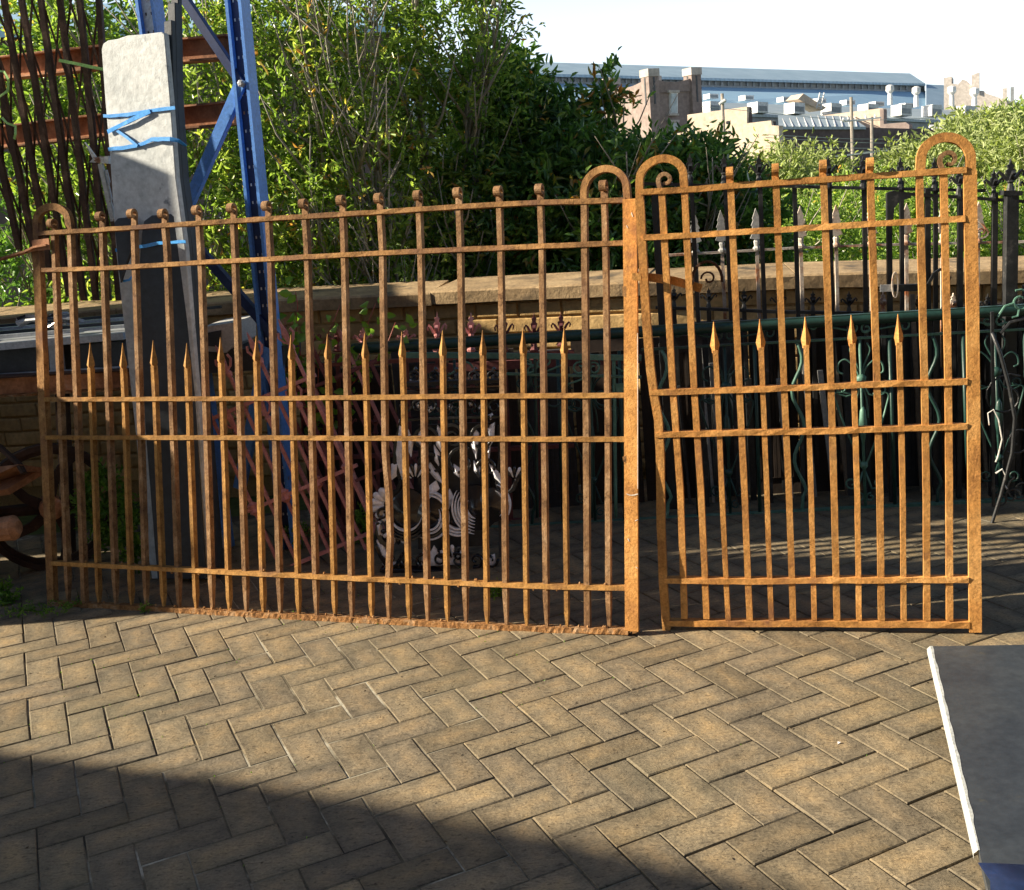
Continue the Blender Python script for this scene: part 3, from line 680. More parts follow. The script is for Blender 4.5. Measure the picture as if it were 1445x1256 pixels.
# street poles and wires
def poles():
    data = [((1019, 132), (1027, 330), 42, 'leaning grey timber pole with two small lamps in front of the stepped wall'),
            ((1201, 137), (1206, 330), 46, 'taller street pole with a white crossarm, left one of the near pair'),
            ((1230, 165), (1232, 330), 55, 'thin street pole standing behind and right of the crossarm pole')]
    tops = []
    for i, (a, b, Y, lab) in enumerate(data):
        P = fplane(a[0], Y, 0); A = P.at(*a); B = P.at(*b); B = A + (B - A) * ((A.z + .1) / (A.z - B.z))
        t = thing('street_pole', B, lab, 'pole', 'timber street poles')
        wpx = (P.at(a[0] + 1, a[1]) - A).length
        one(lambda q: q.tube([B, A], 0, 8, [wpx * 2.9, wpx * 2.2]), 'pole', M['pole'], t)
        if i == 0:
            for (x, y) in ((1026, 173), (1027, 187)):
                one(lambda q: q.lathe(P.at(x + 1.5, y, .05), (0, 0, 1), [(-.06, .02), (-.03, .09), (.04, .09), (.06, .02)], 8), 'insulator', M['steel_dark'], t)
            one(lambda q: q.lathe(P.at(1015, 147, .1), (1, 0, .5), [(0, .05), (.25, .07), (.3, .02)], 8), 'lamp', M['white_vent'], t)
        if i == 1:
            one(lambda q: q.sweep([P.at(1187, 172, .2), P.at(1243, 166, .2)], P.n, wpx * 2, .1), 'crossarm', M['white_vent'], t)
            one(lambda q: q.sweep([P.at(1178, 221, .2), P.at(1252, 212, .2)], P.n, wpx * 2.4, .12), 'crossarm', M['white_vent'], t)
            for x in (1190, 1197, 1222, 1235):
                one(lambda q: q.lathe(P.at(x, 171.5 - (x - 1187) * .1, .2), (0, 0, 1), [(0, .03), (.08, .05), (.14, .02)], 6), 'insulator', M['white_vent'], t)
            tops.append(P)
    P = tops[0]
    for i, (pts) in enumerate(([(1080, 190), (1200, 196), (1300, 197), (1500, 196)], [(1080, 194), (1200, 201), (1300, 203), (1500, 201)], [(1080, 206), (1200, 209), (1300, 210), (1500, 209)], [(1080, 210), (1200, 213.5), (1300, 214), (1500, 213)], [(990, 150), (1200, 171), (1330, 166), (1500, 160)])):
        o = one(lambda q: q.tube([P.at(x, y, .3) for x, y in pts], .014, 4), 'overhead_wire', M['wire'], None)
        props(o, ['highest of the four pale wires crossing the dark warehouse wall', 'second of the four pale wires crossing the warehouse wall', 'third of the four pale wires crossing the warehouse wall', 'lowest of the four pale wires crossing the warehouse wall', 'thin wire strung to the high crossarm over the warehouse roof'][i], 'wire', 'overhead wires')
poles()

# ================================================================== TREES
def leaf_mesh(name, P, D, SZ, tint, mat, wid=.32, fold=.12):
    """P points, D unit directions, SZ lengths: one folded pointed leaf each"""
    n = len(P)
    rv = npr.normal(size=(n, 3)); side = np.cross(D, rv); side /= np.linalg.norm(side, axis=1)[:, None] + 1e-9
    nor = np.cross(side, D)
    s = SZ[:, None]
    v = np.empty((n, 6, 3))
    v[:, 0] = P
    v[:, 1] = P + D * s * .4 + side * s * wid * .5 + nor * s * fold
    v[:, 2] = P + D * s * .4 - side * s * wid * .5 + nor * s * fold
    v[:, 3] = P + D * s * .75 + side * s * wid * .32 + nor * s * fold * .2
    v[:, 4] = P + D * s * .75 - side * s * wid * .32 + nor * s * fold * .2
    v[:, 5] = P + D * s - nor * s * .15
    me = bpy.data.meshes.new(name)
    b = np.arange(n)[:, None] * 6
    q1 = np.concatenate([b + 0, b + 1, b + 3, b + 5], 1); q2 = np.concatenate([b + 0, b + 5, b + 4, b + 2], 1)
    loops = np.stack([q1, q2], 1).reshape(-1)
    me.vertices.add(n * 6); me.vertices.foreach_set('co', v.reshape(-1))
    me.loops.add(len(loops)); me.loops.foreach_set('vertex_index', loops.astype(np.int32))
    me.polygons.add(2 * n); me.polygons.foreach_set('loop_start', np.arange(0, 8 * n, 4, dtype=np.int32)); me.polygons.foreach_set('loop_total', np.full(2 * n, 4, np.int32))
    me.update(calc_edges=True)
    at = me.attributes.new('tint', 'FLOAT', 'POINT'); at.data.foreach_set('value', np.repeat(tint, 6).astype(np.float32))
    me.materials.append(mat); return me
def sprays(anchors, per, length, leaf, up=.5, spread=1.0, outward=None, tipred=.06):
    """leafy twigs: anchors (n,3) -> leaf arrays"""
    n = len(anchors)
    d = npr.normal(size=(n, 3)) * spread + np.array([0, 0, up])
    if outward is not None: d += outward
    d /= np.linalg.norm(d, axis=1)[:, None]
    k = np.arange(per) / per
    L = length * npr.uniform(.6, 1.3, n)
    P = anchors[:, None, :] + d[:, None, :] * (k[None, :, None] * L[:, None, None])
    ld = d[:, None, :] * .7 + npr.normal(size=(n, per, 3)) * .65 + np.array([0, 0, -.15])
    ld /= np.linalg.norm(ld, axis=2)[:, :, None]
    sz = leaf * npr.uniform(.65, 1.25, (n, per)) * (1 - .25 * k[None, :])
    t0 = npr.beta(2, 2.2, n) * .85
    tint = t0[:, None] + .12 * k[None, :]
    hot = npr.rand(n) < tipred
    tint = np.where(hot[:, None] & (k[None, :] > .35), .9 + .1 * npr.rand(n, per), np.minimum(tint, .86))
    return P.reshape(-1, 3), ld.reshape(-1, 3), sz.reshape(-1), tint.reshape(-1)
def blob_points(blobs, n):
    """points in ellipsoids (centre, radii), more of them near the skin"""
    w = np.array([b[1][0] * b[1][1] * b[1][2] for b in blobs]) ** .7; w /= w.sum()
    out = []; ow = []
    for b, k in zip(blobs, npr.multinomial(n, w)):
        d = npr.normal(size=(k, 3)); d /= np.linalg.norm(d, axis=1)[:, None]
        r = npr.uniform(.35, 1, k) ** .5 * (1 + .16 * np.sin(d[:, 0] * 7 + b[0][0] * 3) * np.cos(d[:, 2] * 6))
        out.append(np.array(b[0]) + d * r[:, None] * np.array(b[1])); ow.append(d)
    return np.concatenate(out), np.concatenate(ow)
def tree(name, base, blobs, nspray, label, cat, mat, leaf=.07, per=8, stems=5, spraylen=.22, group=None, tipred=.06, stem_r=.02, reach=None, spread=.8, front=.35):
    base = Vector(base); t = thing(name, base, label, cat, group)
    pts, ow = blob_points(blobs, nspray)
    ok = (pts[:, 2] > .1); pts, ow = pts[ok], ow[ok]
    P, D, Z, T = sprays(pts, per, spraylen, leaf, up=.45, spread=spread, outward=ow * .6, tipred=tipred)
    link('crown', leaf_mesh('crown', P, D, Z, T, mat), t)
    tr = MB(); br = MB()
    for i in range(stems):
        a = base + Vector((rnd.uniform(-.15, .15), rnd.uniform(-.12, .12), -.05))
        b = rnd.choice(blobs); tgt = Vector(b[0]) + Vector((rnd.uniform(-.7, .7) * b[1][0], -rnd.uniform(.5, 1.15) * b[1][1], rnd.uniform(.2, .9) * b[1][2]))
        path = []; n = 9
        for k in range(n + 1):
            u = k / n; q = a.lerp(tgt, u); q.x = a.x + (tgt.x - a.x) * u ** 1.5; q.y = a.y + (tgt.y - a.y) * u ** .8
            path.append(q + Vector((rnd.uniform(-.02, .02), rnd.uniform(-.02, .02), 0)))
        r0 = stem_r * rnd.uniform(.6, 1.1)
        tr.tube(path, 0, 6, [r0 * (1 - .8 * k / n) for k in range(n + 1)])
        for j in range(7):                               # side twigs
            k = rnd.randint(3, n - 1); q = path[k]
            e = q + Vector((rnd.uniform(-.35, .35), -rnd.uniform(0, front), rnd.uniform(.25, .6)))
            m_ = q.lerp(e, .5) + Vector((rnd.uniform(-.04, .04), 0, -.03))
            br.tube([q, m_, e], 0, 4, [r0 * .45, r0 * .3, r0 * .12])
    tr.part('trunk', M['bark'], t, smooth=True); br.part('branch', M['bark'], t, smooth=True)
    return t
def W3(px, py, Y):
    d = ray(px, py); d = d / d[1]; return (d[0] * Y, Y, CH + d[2] * Y)
def B(px, py, Y, rx, ry, rz):
    return (W3(px, py, Y), (rx, ry, rz))
def trees():
    # left bank, behind the folding grille and the slates
    tree('shrub', (-2.9, 7.4, 0), [B(20, 250, 7.6, .7, .5, .9), B(100, 330, 7.4, .6, .5, .7), B(40, 420, 7.3, .8, .4, .4), B(130, 150, 7.8, .6, .5, .7)], 1000, 'leafy shrub behind the rusty folding grille, at the left edge', 'shrub', M['leaf_dark'], leaf=.075, group='hedge shrubs behind the wall')
    tree('shrub', (-2.2, 7.2, 0), [B(130, 180, 7.3, .5, .45, .8), B(160, 330, 7.1, .5, .4, .7), B(60, 80, 7.5, .5, .4, .5)], 1000, 'light green shrub between the folding grille and the slate slabs', 'shrub', M['leaf'], leaf=.07, group='hedge shrubs behind the wall')
    tree('shrub', (-1.6, 7.2, 0), [B(300, 130, 7.3, .5, .5, .7), B(300, 300, 7.0, .6, .45, .8), B(270, 20, 7.5, .5, .4, .4), B(330, 400, 7.0, .6, .4, .4)], 1400, 'bright shrub seen between the slate slabs and the blue rack upright', 'shrub', M['leaf'], leaf=.060, stems=9, group='hedge shrubs behind the wall')
    tree('shrub', (-1.1, 7.1, 0), [B(420, 150, 7.2, .5, .5, .8), B(420, 320, 6.9, .55, .4, .6), B(400, 40, 7.4, .4, .4, .5)], 1400, 'bright yellow green shrub immediately right of the blue rack upright', 'shrub', M['leaf'], leaf=.060, stems=9, group='hedge shrubs behind the wall', tipred=.12)
    tree('shrub', (-.7, 7.2, 0), [B(520, 110, 7.2, .45, .5, .7), B(520, 270, 6.9, .5, .35, .6), B(500, 380, 7.0, .5, .35, .3)], 1100, 'shrub with many thin pale stems, second from the blue rack upright', 'shrub', M['leaf'], leaf=.058, stems=18, group='hedge shrubs behind the wall', tipred=.1)
    tree('tree', (-.35, 7.4, 0), [B(630, 60, 7.3, .38, .5, .5), B(650, 190, 7.4, .5, .5, .42), B(610, 330, 7.2, .5, .4, .5), B(690, 25, 7.4, .17, .3, .3), B(585, 45, 7.5, .2, .3, .3)], 1200, 'tallest tree, its pale forked trunk showing against dark leaves, top against the white sky', 'tree', M['leaf'], leaf=.062, stems=12, stem_r=.03, group=None, tipred=.04)
    tree('tree', (.3, 7.9, 0), [B(722, 195, 7.8, .40, .5, .42), B(720, 320, 7.4, .7, .5, .55), B(700, 120, 7.8, .25, .3, .22)], 1500, 'dark glossy tree just right of the tallest one, sloping down towards the workshop roof', 'tree', M['leaf_dark'], leaf=.085, group='dark trees behind the gates', tipred=.03)
    tree('tree', (.9, 7.6, 0), [B(808, 245, 7.6, .33, .5, .27), B(850, 320, 7.2, .6, .5, .5), B(780, 190, 7.6, .25, .3, .2), B(880, 275, 7.5, .16, .3, .2), B(865, 125, 7.6, .05, .05, .12), B(848, 160, 7.6, .1, .1, .12)], 1600, 'dark tree with yellow and red shoots, in front of the brick tower', 'tree', M['leaf_dark'], leaf=.09, group='dark trees behind the gates', tipred=.12)
    tree('tree', (1.4, 7.6, 0), [B(960, 300, 7.4, .5, .5, .45), B(1010, 340, 7.4, .5, .4, .4), B(925, 280, 7.5, .22, .3, .2), B(978, 235, 7.5, .15, .2, .08)], 1500, 'low dark tree below the tan stepped wall, left of the black spear railing', 'tree', M['leaf_dark'], leaf=.09, group='dark trees behind the gates', tipred=.05)
    # far lit bushes at the right
    far = [(1085, 268, 13, 40, 32, .9, 'pale feathery bush below the stepped tan wall'), (1150, 274, 14, 38, 36, .9, 'pale bush with a pointed top left of the street poles'), (1215, 320, 11, 60, 50, .8, 'bright green bush at the foot of the street poles'), (1290, 268, 14, 30, 46, 1, 'upright yellow green bush left of the tall arch'), (1352, 238, 15, 26, 36, 1, 'slim bright bush with a high tip above the arch'), (1440, 255, 13, 42, 62, 1.2, 'broad light green bush filling the right edge'), (1130, 345, 9, 90, 40, .8, 'dark mixed bush low behind the black railing bars'), (1300, 330, 10, 80, 50, .9, 'bright bush behind the bolt of the black gate'), (1425, 330, 8, 55, 50, .6, 'leafy green bush behind the black corner post')]
    for i, (x, y, Y, w, h, dp, lab) in enumerate(far):
        s = Y / FL
        bl = [B(x, y, Y, w * s, dp, h * s)] + [B(x + rnd.uniform(-.7, .7) * w, y - h * rnd.uniform(.5, .85), Y, w * s * .22, dp * .35, h * s * rnd.uniform(.2, .35)) for _ in range(4)]
        c = W3(x, y, Y)
        mt = M['leaf'] if i in (2, 6, 7, 8) else M['leaf_pale']
        tree('bush', (c[0], c[1], 0), bl + [((c[0], c[1], c[2] * .5), (w * s * .8, dp, max(c[2] * .5, .2)))], 1100, lab, 'bush', mt, leaf=.0075 * Y, per=7, stems=3, spraylen=.03 * Y, group='lit bushes beyond the wall', tipred=.02)
    # distant dark tree line at right edge
    for i, (x, y, Y, w, h, lab) in enumerate([(1458, 172, 45, 28, 22, 'distant dark green tree by the chimneys at the right edge'), (1385, 192, 30, 30, 14, 'small yellow green tree under the right end of the ribbed roof')]):
        s = Y / FL; c = W3(x, y, Y)
        tree('tree', (c[0], c[1], 0), [B(x, y, Y, w * s, 1.5, h * s), B(x + 10, y + 25, Y, w * s, 1.5, h * s)], 1300, lab, 'tree', M['leaf'] if i == 0 else M['leaf_pale'], leaf=.25, per=6, stems=3, spraylen=.6, stem_r=.1, group='distant trees on the right')
trees()
#@@OBJECTS
# ================================================================== THE TWO RUSTY GATES
def at_y(pts, y):
    """x on a polyline of (x, y) at row y"""
    pts = sorted(pts, key=lambda q: q[1])
    for a, b in zip(pts[:-1], pts[1:]):
        if y <= b[1] or b is pts[-1]: return a[0] + (b[0] - a[0]) * (y - a[1]) / (b[1] - a[1])
def at_x(pts, x):
    for a, b in zip(pts[:-1], pts[1:]):
        if x <= b[0] or b is pts[-1]: return a[1] + (b[1] - a[1]) * (x - a[0]) / (b[0] - a[0])
def bar(P, px, name, mat, parent, w, d, off=0.0, jit=.05, step=.06, taper=None):
    pts = densify([P.at(x, y, off) for x, y in px], step)
    return one(lambda q: q.sweep(pts, P.n, w, d, jit, taper=taper), name, mat, parent)
def scroll_top(P, x, y0, y1, parent, mat, w, off, dirn=-1, fwd=True, r=.019):
    """bar end rolled over towards the camera: a flat curl standing at right angles to the gate"""
    a = P.at(x, y0, off); b = P.at(x, y1, off); U = (b - a).normalized(); h = (b - a).length
    V = P.n if fwd else P.r * dirn
    c = b - U * r + V * (r * .9)
    pts = [a, a.lerp(b, .45)] + spiral(c, r, r * .35, math.pi, -.95, V, U, 16)[0:]
    return one(lambda q: q.sweep(pts, P.r if fwd else P.n, .011, w), 'scroll', mat, parent)
def spear(P, x, ytip, x2, ybase, parent, mat, off, hw=7.2):
    """four-sided spear head on a bar; ytip to ybase in rows"""
    tip = P.at(x, ytip, off); bs = P.at(x2, ybase, off); ax = (tip - bs); L = ax.length; ax.normalize()
    s = P.r - ax * P.r.dot(ax); s.normalize(); nn = s.cross(ax).normalized()
    W_ = (P.at(x + hw, ytip) - P.at(x, ytip)).length
    b = MB(); rings = [(0, .011), (.12 * L, .012), (.20 * L, W_), (.30 * L, W_ * .92), (.65 * L, W_ * .42), (L, .0012)]
    vs = []
    for h, r in rings:
        for (i, j) in ((-1, 0), (0, -1), (1, 0), (0, 1)):
            vs.append(bs + ax * (h + (.004 if r > .013 and i else 0)) + s * (i * r * rnd.uniform(.93, 1.07)) + nn * (j * max(r * .72, .001)))
    fs = [(4 * k + i, 4 * k + (i + 1) % 4, 4 * k + 4 + (i + 1) % 4, 4 * k + 4 + i) for k in range(len(rings) - 1) for i in range(4)]
    fs += [(3, 2, 1, 0), tuple(4 * (len(rings) - 1) + i for i in range(4))]
    b.add(vs, fs); return b.part('spear_head', mat, parent)

def left_gate():
    G0, G1 = onz(70, 853), onz(891, 896)
    P = Plane(G0, G1 - G0, R(8.5)); n = P.n
    t = thing('rusty_gate', G0, 'long brown rusty gate at the left with a low arch at each end', 'gate', 'rusty iron gates standing on the paving')
    rb, rr = M['rust_bar'], M['rust_old']
    rails = {'top': [(56, 330), (145, 324.5), (235, 318.5), (383, 309), (540, 299.5), (650, 292), (748, 287), (884, 283)],
             'r2': [(62, 381.5), (167, 378), (295, 370), (378, 366), (542, 357), (748, 348.5), (884, 343)],
             'r3': [(66, 563.5), (400, 562), (600, 559.5), (884, 557.5)],
             'r4': [(68, 617), (400, 617.5), (600, 618.8), (884, 619.5)],
             'r5': [(76, 794), (195, 800), (350, 808), (400, 810.6), (549, 817.5), (750, 826), (886, 829)]}
    for k, pts in rails.items():
        bar(P, pts, 'rail', rr if k in ('top', 'r2') else M['rust_mid'], t, .0172, .036, 0, .10, .05)
    bot = [(74, 851), (200, 857), (350, 866), (400, 868.5), (560, 876.5), (750, 886.5), (888, 890)]
    # flaking bottom rail
    pts = densify([P.at(*q) for q in bot], .012)
    one(lambda q: q.sweep(pts, n, .020, .040, .11), 'bottom_rail', M['rust_edge'], t)
    # stiles
    bar(P, [(54, 352), (57, 420), (62, 563), (66, 640), (73, 800), (75, 857)], 'stile', rr, t, .036, .030, 0, .04)
    bar(P, [(889, 281), (890.5, 450), (891, 700), (892, 890)], 'stile', M['rust'], t, .047, .016, .012, .015)
    scar = weathered('pale_scraped_metal', [(.3, (.5, .42, .34)), (.7, (.66, .6, .54))], 30, .6, .2, 80)
    for (x0, y0, x1, y1, w_) in ((884, 697, 892, 699, .003), (892, 699, 900, 697, .004), (899.6, 470, 899.8, 690, .0022), (896, 735, 900, 733, .0022), (897, 800, 900, 802, .0022), (886, 760, 888, 764, .003), (891, 300, 893, 306, .003), (884, 318, 886, 322, .0025)):
        one(lambda q: q.sweep([P.at(x0, y0, .0206), P.at((x0 + x1) / 2, (y0 + y1) / 2 + .4, .0208), P.at(x1, y1, .0206)], n, w_, .0012, .3), 'scratch', scar, t)
    for k in range(46):                                    # scale flakes and weld beads where bars meet the lower rails
        x = rnd.uniform(80, 885); y = at_x(rails['r5'], x) + rnd.choice((-5, 5)) if k % 2 else at_x(bot, x) - 5
        one(lambda q: q.lathe(P.at(x, y, .012), P.u, [(-.006, .002), (-.002, rnd.uniform(.004, .008)), (.004, .002)], 5), 'scale_flake', M['rust_edge'], t)
    one(lambda q: q.poly([P.at(x, y, .02) for x, y in ((878.5, 404), (884, 404), (884, 420), (878.5, 418))], n * -.02), 'lug', rr, t)
    one(lambda q: q.poly([P.at(x, y, .02) for x, y in ((878, 645), (884, 643), (884, 653), (880, 652))], n * -.02), 'lug', rr, t)
    # tall bars
    tall = [([(78, 350), (96, 815)], 310), ([(145, 324), (163, 815)], 300), ([(190, 330), (206, 815)], 296), ([(233, 318), (236, 350), (252, 815)], 296), ([(281, 316), (284, 360), (299, 820)], 291), ([(330, 312), (332, 360), (347, 820)], 288),
            ([(379, 309), (382, 360), (395, 822)], 285), ([(431, 306), (434, 350), (446, 826)], 282), ([(484, 303), (486, 350), (496, 830)], 277), ([(537, 300), (540, 350), (544, 640), (549, 700), (551, 760), (548, 830)], 274), ([(592, 296), (594, 350), (603, 832)], 270),
            ([(648, 292), (650, 350), (657, 835)], 266), ([(705, 289), (707, 350), (714, 838)], 264), ([(763, 286), (765, 350), (771, 842)], 261), ([(853, 284), (855, 350), (858, 600), (859, 846)], 256)]
    for pl, ytop in tall:
        yb = at_x(bot, pl[-1][0]) - 3; yt = at_x(rails['top'], pl[0][0])
        xb = pl[-1][0] + 1
        full = [(at_y(pl[:2], yt) if pl[0][1] > yt else pl[0][0], yt)] + [q for q in pl if q[1] > yt + 8] + [(xb, yb)]
        fade = lambda u: .55 if u > .985 else (.8 if u > .965 else 1)
        b = bar(P, full, 'bar', rb, t, .0182, .027, 0, .05, .045, fade)
        x0 = full[0][0]
        scroll_top(P, x0, yt, ytop, b, rb, .024, 0, fwd=(ytop < 298) or True, r=.020)
    # arch legs (bars rising into the end arches)
    bar(P, [(100, 328), (102, 380), (119, 815), (120, 851)], 'bar', rb, t, .0205, .027, 0, .05)
    bar(P, [(825, 284), (825.5, 350), (828, 620), (829, 845), (829.5, 886)], 'bar', rb, t, .0205, .027, 0, .05)
    # arches: half rings of wide flat bar
    def arch(x0, y0, xt, yt, x1, y1, w):
        c = P.at((x0 + x1) / 2, (y0 + y1) / 2 - 2, 0); a = P.at(x0, y0, 0); b = P.at(x1, y1, 0); top = P.at(xt, yt, 0)
        ru = (b - a).length / 2; U = (b - a).normalized(); V = (top - c); rv = V.length; V.normalize()
        return [c - U * (ru * math.cos(math.pi * i / 18)) + V * (rv * math.sin(math.pi * i / 18)) for i in range(19)]
    ap = [P.at(54, 352), P.at(53, 330)] + arch(52.5, 316, 74, 292, 98, 314, 0) + [P.at(100, 328)]
    one(lambda q: q.sweep(ap, n, .029, .024, .03), 'arch', rr, t)
    ap = [P.at(825, 284)] + arch(824.5, 272, 856, 238.5, 884.5, 270, 0) + [P.at(886, 282)]
    one(lambda q: q.sweep(ap, n, .023, .030, .03), 'arch', rr, t)
    # short spear bars of the lower half
    sp = [((127, 483), (139, 815)), ((173, 484), (185, 817)), ((216, 480), (230, 819)), ((263.5, 484), (276, 822)), ((311, 476), (323, 824)), ((361.5, 474), (371, 826)), ((410.5, 472), (421, 828)), ((462, 471), (472, 830)), ((514.6, 470), (524, 832)), ((567, 468), (577, 834)), ((624.5, 466), (631, 836)), ((681, 465.5), (687, 838)), ((738, 462.5), (743, 842)), ((796, 462.5), (800, 844))]
    for (a, b) in sp:
        yb = at_x(bot, b[0]) - 3; L = lambda y: a[0] + (b[0] - a[0]) * (y - a[1]) / (b[1] - a[1])
        fade = lambda u: .5 if u > .97 else 1
        o = bar(P, [(L(a[1] + 36), a[1] + 36), (L(560) + rnd.uniform(-.6, .6), 560), b, (L(yb), yb)], 'bar', M['rust_mid'], t, .0152, .026, 0, .06, .045, fade)
        spear(P, a[0], a[1], L(a[1] + 42), a[1] + 42, o, M['rust_mid'], 0, 5.7)
    # hinge strap wrapped round the left stile and running out of frame
    s = one(lambda q: q.sweep(densify([P.at(68, 346, .022), P.at(50, 349, .026), P.at(38, 355, .03), P.at(0, 366, .05), P.at(-60, 380, .09)], .05), P.u.cross(P.r), .008, .030, .05), 'hinge_strap', M['beam_rust'], t)
    one(lambda q: q.lathe(P.at(37, 354, .034), P.n, [(-.004, .008), (.006, .008), (.009, .005)], 8), 'rivet', M['dark_rust'], s)
    one(lambda q: q.sweep([P.at(46, 347, .024), P.at(70, 344, .024)], P.n, .045, .006, .02), 'hinge_band', M['beam_rust'], t)
    # rusted-out foot of the end stile
    one(lambda q: q.sweep(densify([P.at(889, 887), P.at(895, 884), P.at(897, 892)], .01), n, .018, .03, .4), 'foot', M['rust_edge'], t)
    return P
PL = left_gate()

def right_gate():
    G0, G1 = onz(941, 888), onz(1380, 894)
    P = Plane(G0, G1 - G0, R(4.2)); n = P.n; rr = M['rust']
    t = thing('rusty_gate', G0, 'short bright orange rusty gate at the right, a curl inside each tall arch', 'gate', 'rusty iron gates standing on the paving')
    rails = {'top': [(904, 271.5), (985, 267), (1031, 262.5), (1120, 256.5), (1227, 249), (1363, 240)],
             'r2': [(908, 335.5), (967, 332.5), (1120, 323), (1250, 315), (1361, 308.5)],
             'r3': [(917, 553.5), (1000, 551), (1150, 546), (1232, 542), (1364, 538)],
             'r4': [(925, 613), (1040, 610), (1150, 608), (1364, 601)],
             'r5': [(938, 818), (1057, 819), (1150, 817.5), (1366, 816.5)],
             'bot': [(941, 878), (1040, 878.5), (1150, 878.5), (1367, 880)]}
    for k, pts in rails.items():
        bar(P, pts, 'rail', rr, t, .0185 if k != 'bot' else .020, .038, 0, .10, .045)
    bot = rails['bot']
    bar(P, [(903, 282), (906, 340), (912, 450), (918, 520), (923, 556), (929, 592), (932, 640), (933, 740), (936, 820), (941, 888)], 'stile', rr, t, .028, .028, .002, .04)
    bar(P, [(1368.5, 241), (1369, 300), (1371.5, 420), (1373, 540), (1374, 700), (1376, 891)], 'stile', rr, t, .038, .026, .003, .02)
    bars = [([(934, 272), (949, 539), (960, 689), (964, 804), (966, 872)], None), ([(966, 266), (979, 539), (989, 689), (994.5, 804), (997, 872)], None),
            ([(1031, 262), (1043, 539), (1050.5, 689), (1055, 804), (1058, 874)], (1027, 237)), ([(1095, 258), (1106, 539), (1113, 689), (1117, 804), (1119, 874)], (1093, 232)),
            ([(1162, 253), (1172, 529), (1177, 697), (1181, 874)], (1160, 227)), ([(1228, 249), (1237, 529), (1241.5, 697), (1243.5, 874)], (1224, 224)),
            ([(1297, 244), (1304, 529), (1307, 697), (1307.5, 874)], None), ([(1331, 243), (1337.5, 529), (1339, 697), (1339.5, 874)], None)]
    for pl, top in bars:
        o = bar(P, pl, 'bar', rr, t, .0212, .027, 0, .035, .05)
        if top: scroll_top(P, pl[0][0] - 1, pl[0][1], top[1], o, rr, .022, 0, r=.021)
    sp = [((1007, 454), [(1012, 539), (1018.6, 689), (1024, 804), (1027.5, 874)]), ((1072, 450), [(1076, 539), (1082, 689), (1085.6, 804), (1088.5, 874)]), ((1136, 447), [(1139, 529), (1144.5, 697), (1149, 874)]),
          ((1201, 444.5), [(1204.5, 529), (1209.5, 697), (1212, 874)]), ((1267, 443), [(1270, 529), (1273.7, 697), (1275, 874)])]
    for tip, pl in sp:
        x1 = tip[0] + (pl[0][0] - tip[0]) * .5
        o = bar(P, [(x1, tip[1] + 40)] + pl, 'bar', rr, t, .0172, .026, 0, .05, .05)
        spear(P, tip[0], tip[1], x1, tip[1] + 44, o, rr, 0, 6.8)
    def arch(x0, y0, xt, yt, x1, y1):
        c = P.at((x0 + x1) / 2, (y0 + y1) / 2); a = P.at(x0, y0); b = P.at(x1, y1); top = P.at(xt, yt)
        ru = (b - a).length / 2; U = (b - a).normalized(); V = (top - c); rv = V.length; V.normalize()
        return [c - U * (ru * math.cos(math.pi * i / 20)) + V * (rv * math.sin(math.pi * i / 20)) for i in range(21)]
    one(lambda q: q.sweep([P.at(903, 284)] + arch(902.5, 254, 935.5, 224, 964.5, 250) + [P.at(966, 266)], n, .025, .030, .03), 'arch', rr, t)
    one(lambda q: q.sweep([P.at(1298, 245)] + arch(1299, 226, 1334, 194, 1369, 224) + [P.at(1369.5, 242)], n, .028, .030, .02), 'arch', rr, t)
    # flat curls seen edge-on inside each arch, sanded pale on the face
    for (x, y0, cx_, cy_, r0) in ((930, 268, 939, 254, .0225), (1328, 241, 1338.5, 226, .0265)):
        c = P.at(cx_, cy_)
        pts = [P.at(x + 2, y0), c - P.r * r0 - P.u * (r0 * .3)] + spiral(c, r0, r0 * .42, math.pi, -.86, P.r, P.u, 22)
        one(lambda q: q.sweep(pts, n, .0125, .030, taper=lambda u: 1.15 - .35 * u), 'curl', M['rust_bar'], t)
    # latch: clip on the neighbouring post, flat bolt behind the bars, hooked keeper
    one(lambda q: q.poly([P.at(x, y, .05) for x, y in ((892, 385), (904, 386), (905, 397), (892, 395))], n * -.02), 'latch_clip', rr, t)
    s = one(lambda q: q.sweep(densify([P.at(900, 389, -.02), P.at(950, 396, -.025), P.at(990, 407, -.03)], .05), n, .028, .008, .03), 'latch_bolt', rr, t)
    one(lambda q: q.lathe(P.at(975, 399, -.01), n, [(-.01, .010), (.012, .010), (.016, .006)], 8), 'stud', M['dark_rust'], s)
    one(lambda q: q.sweep(arc(P.at(998, 395, -.12), .05, .062, R(-10), R(185), 12, P.r, P.u), n, .009, .020), 'keeper_hook', M['dark_rust'], t)
    one(lambda q: q.sweep(spiral(P.at(1000, 393, -.12), .026, .008, math.pi, -1.0, P.r, P.u, 14), n, .006, .018), 'keeper_hook', M['dark_rust'], t)
    return P
PR = right_gate()

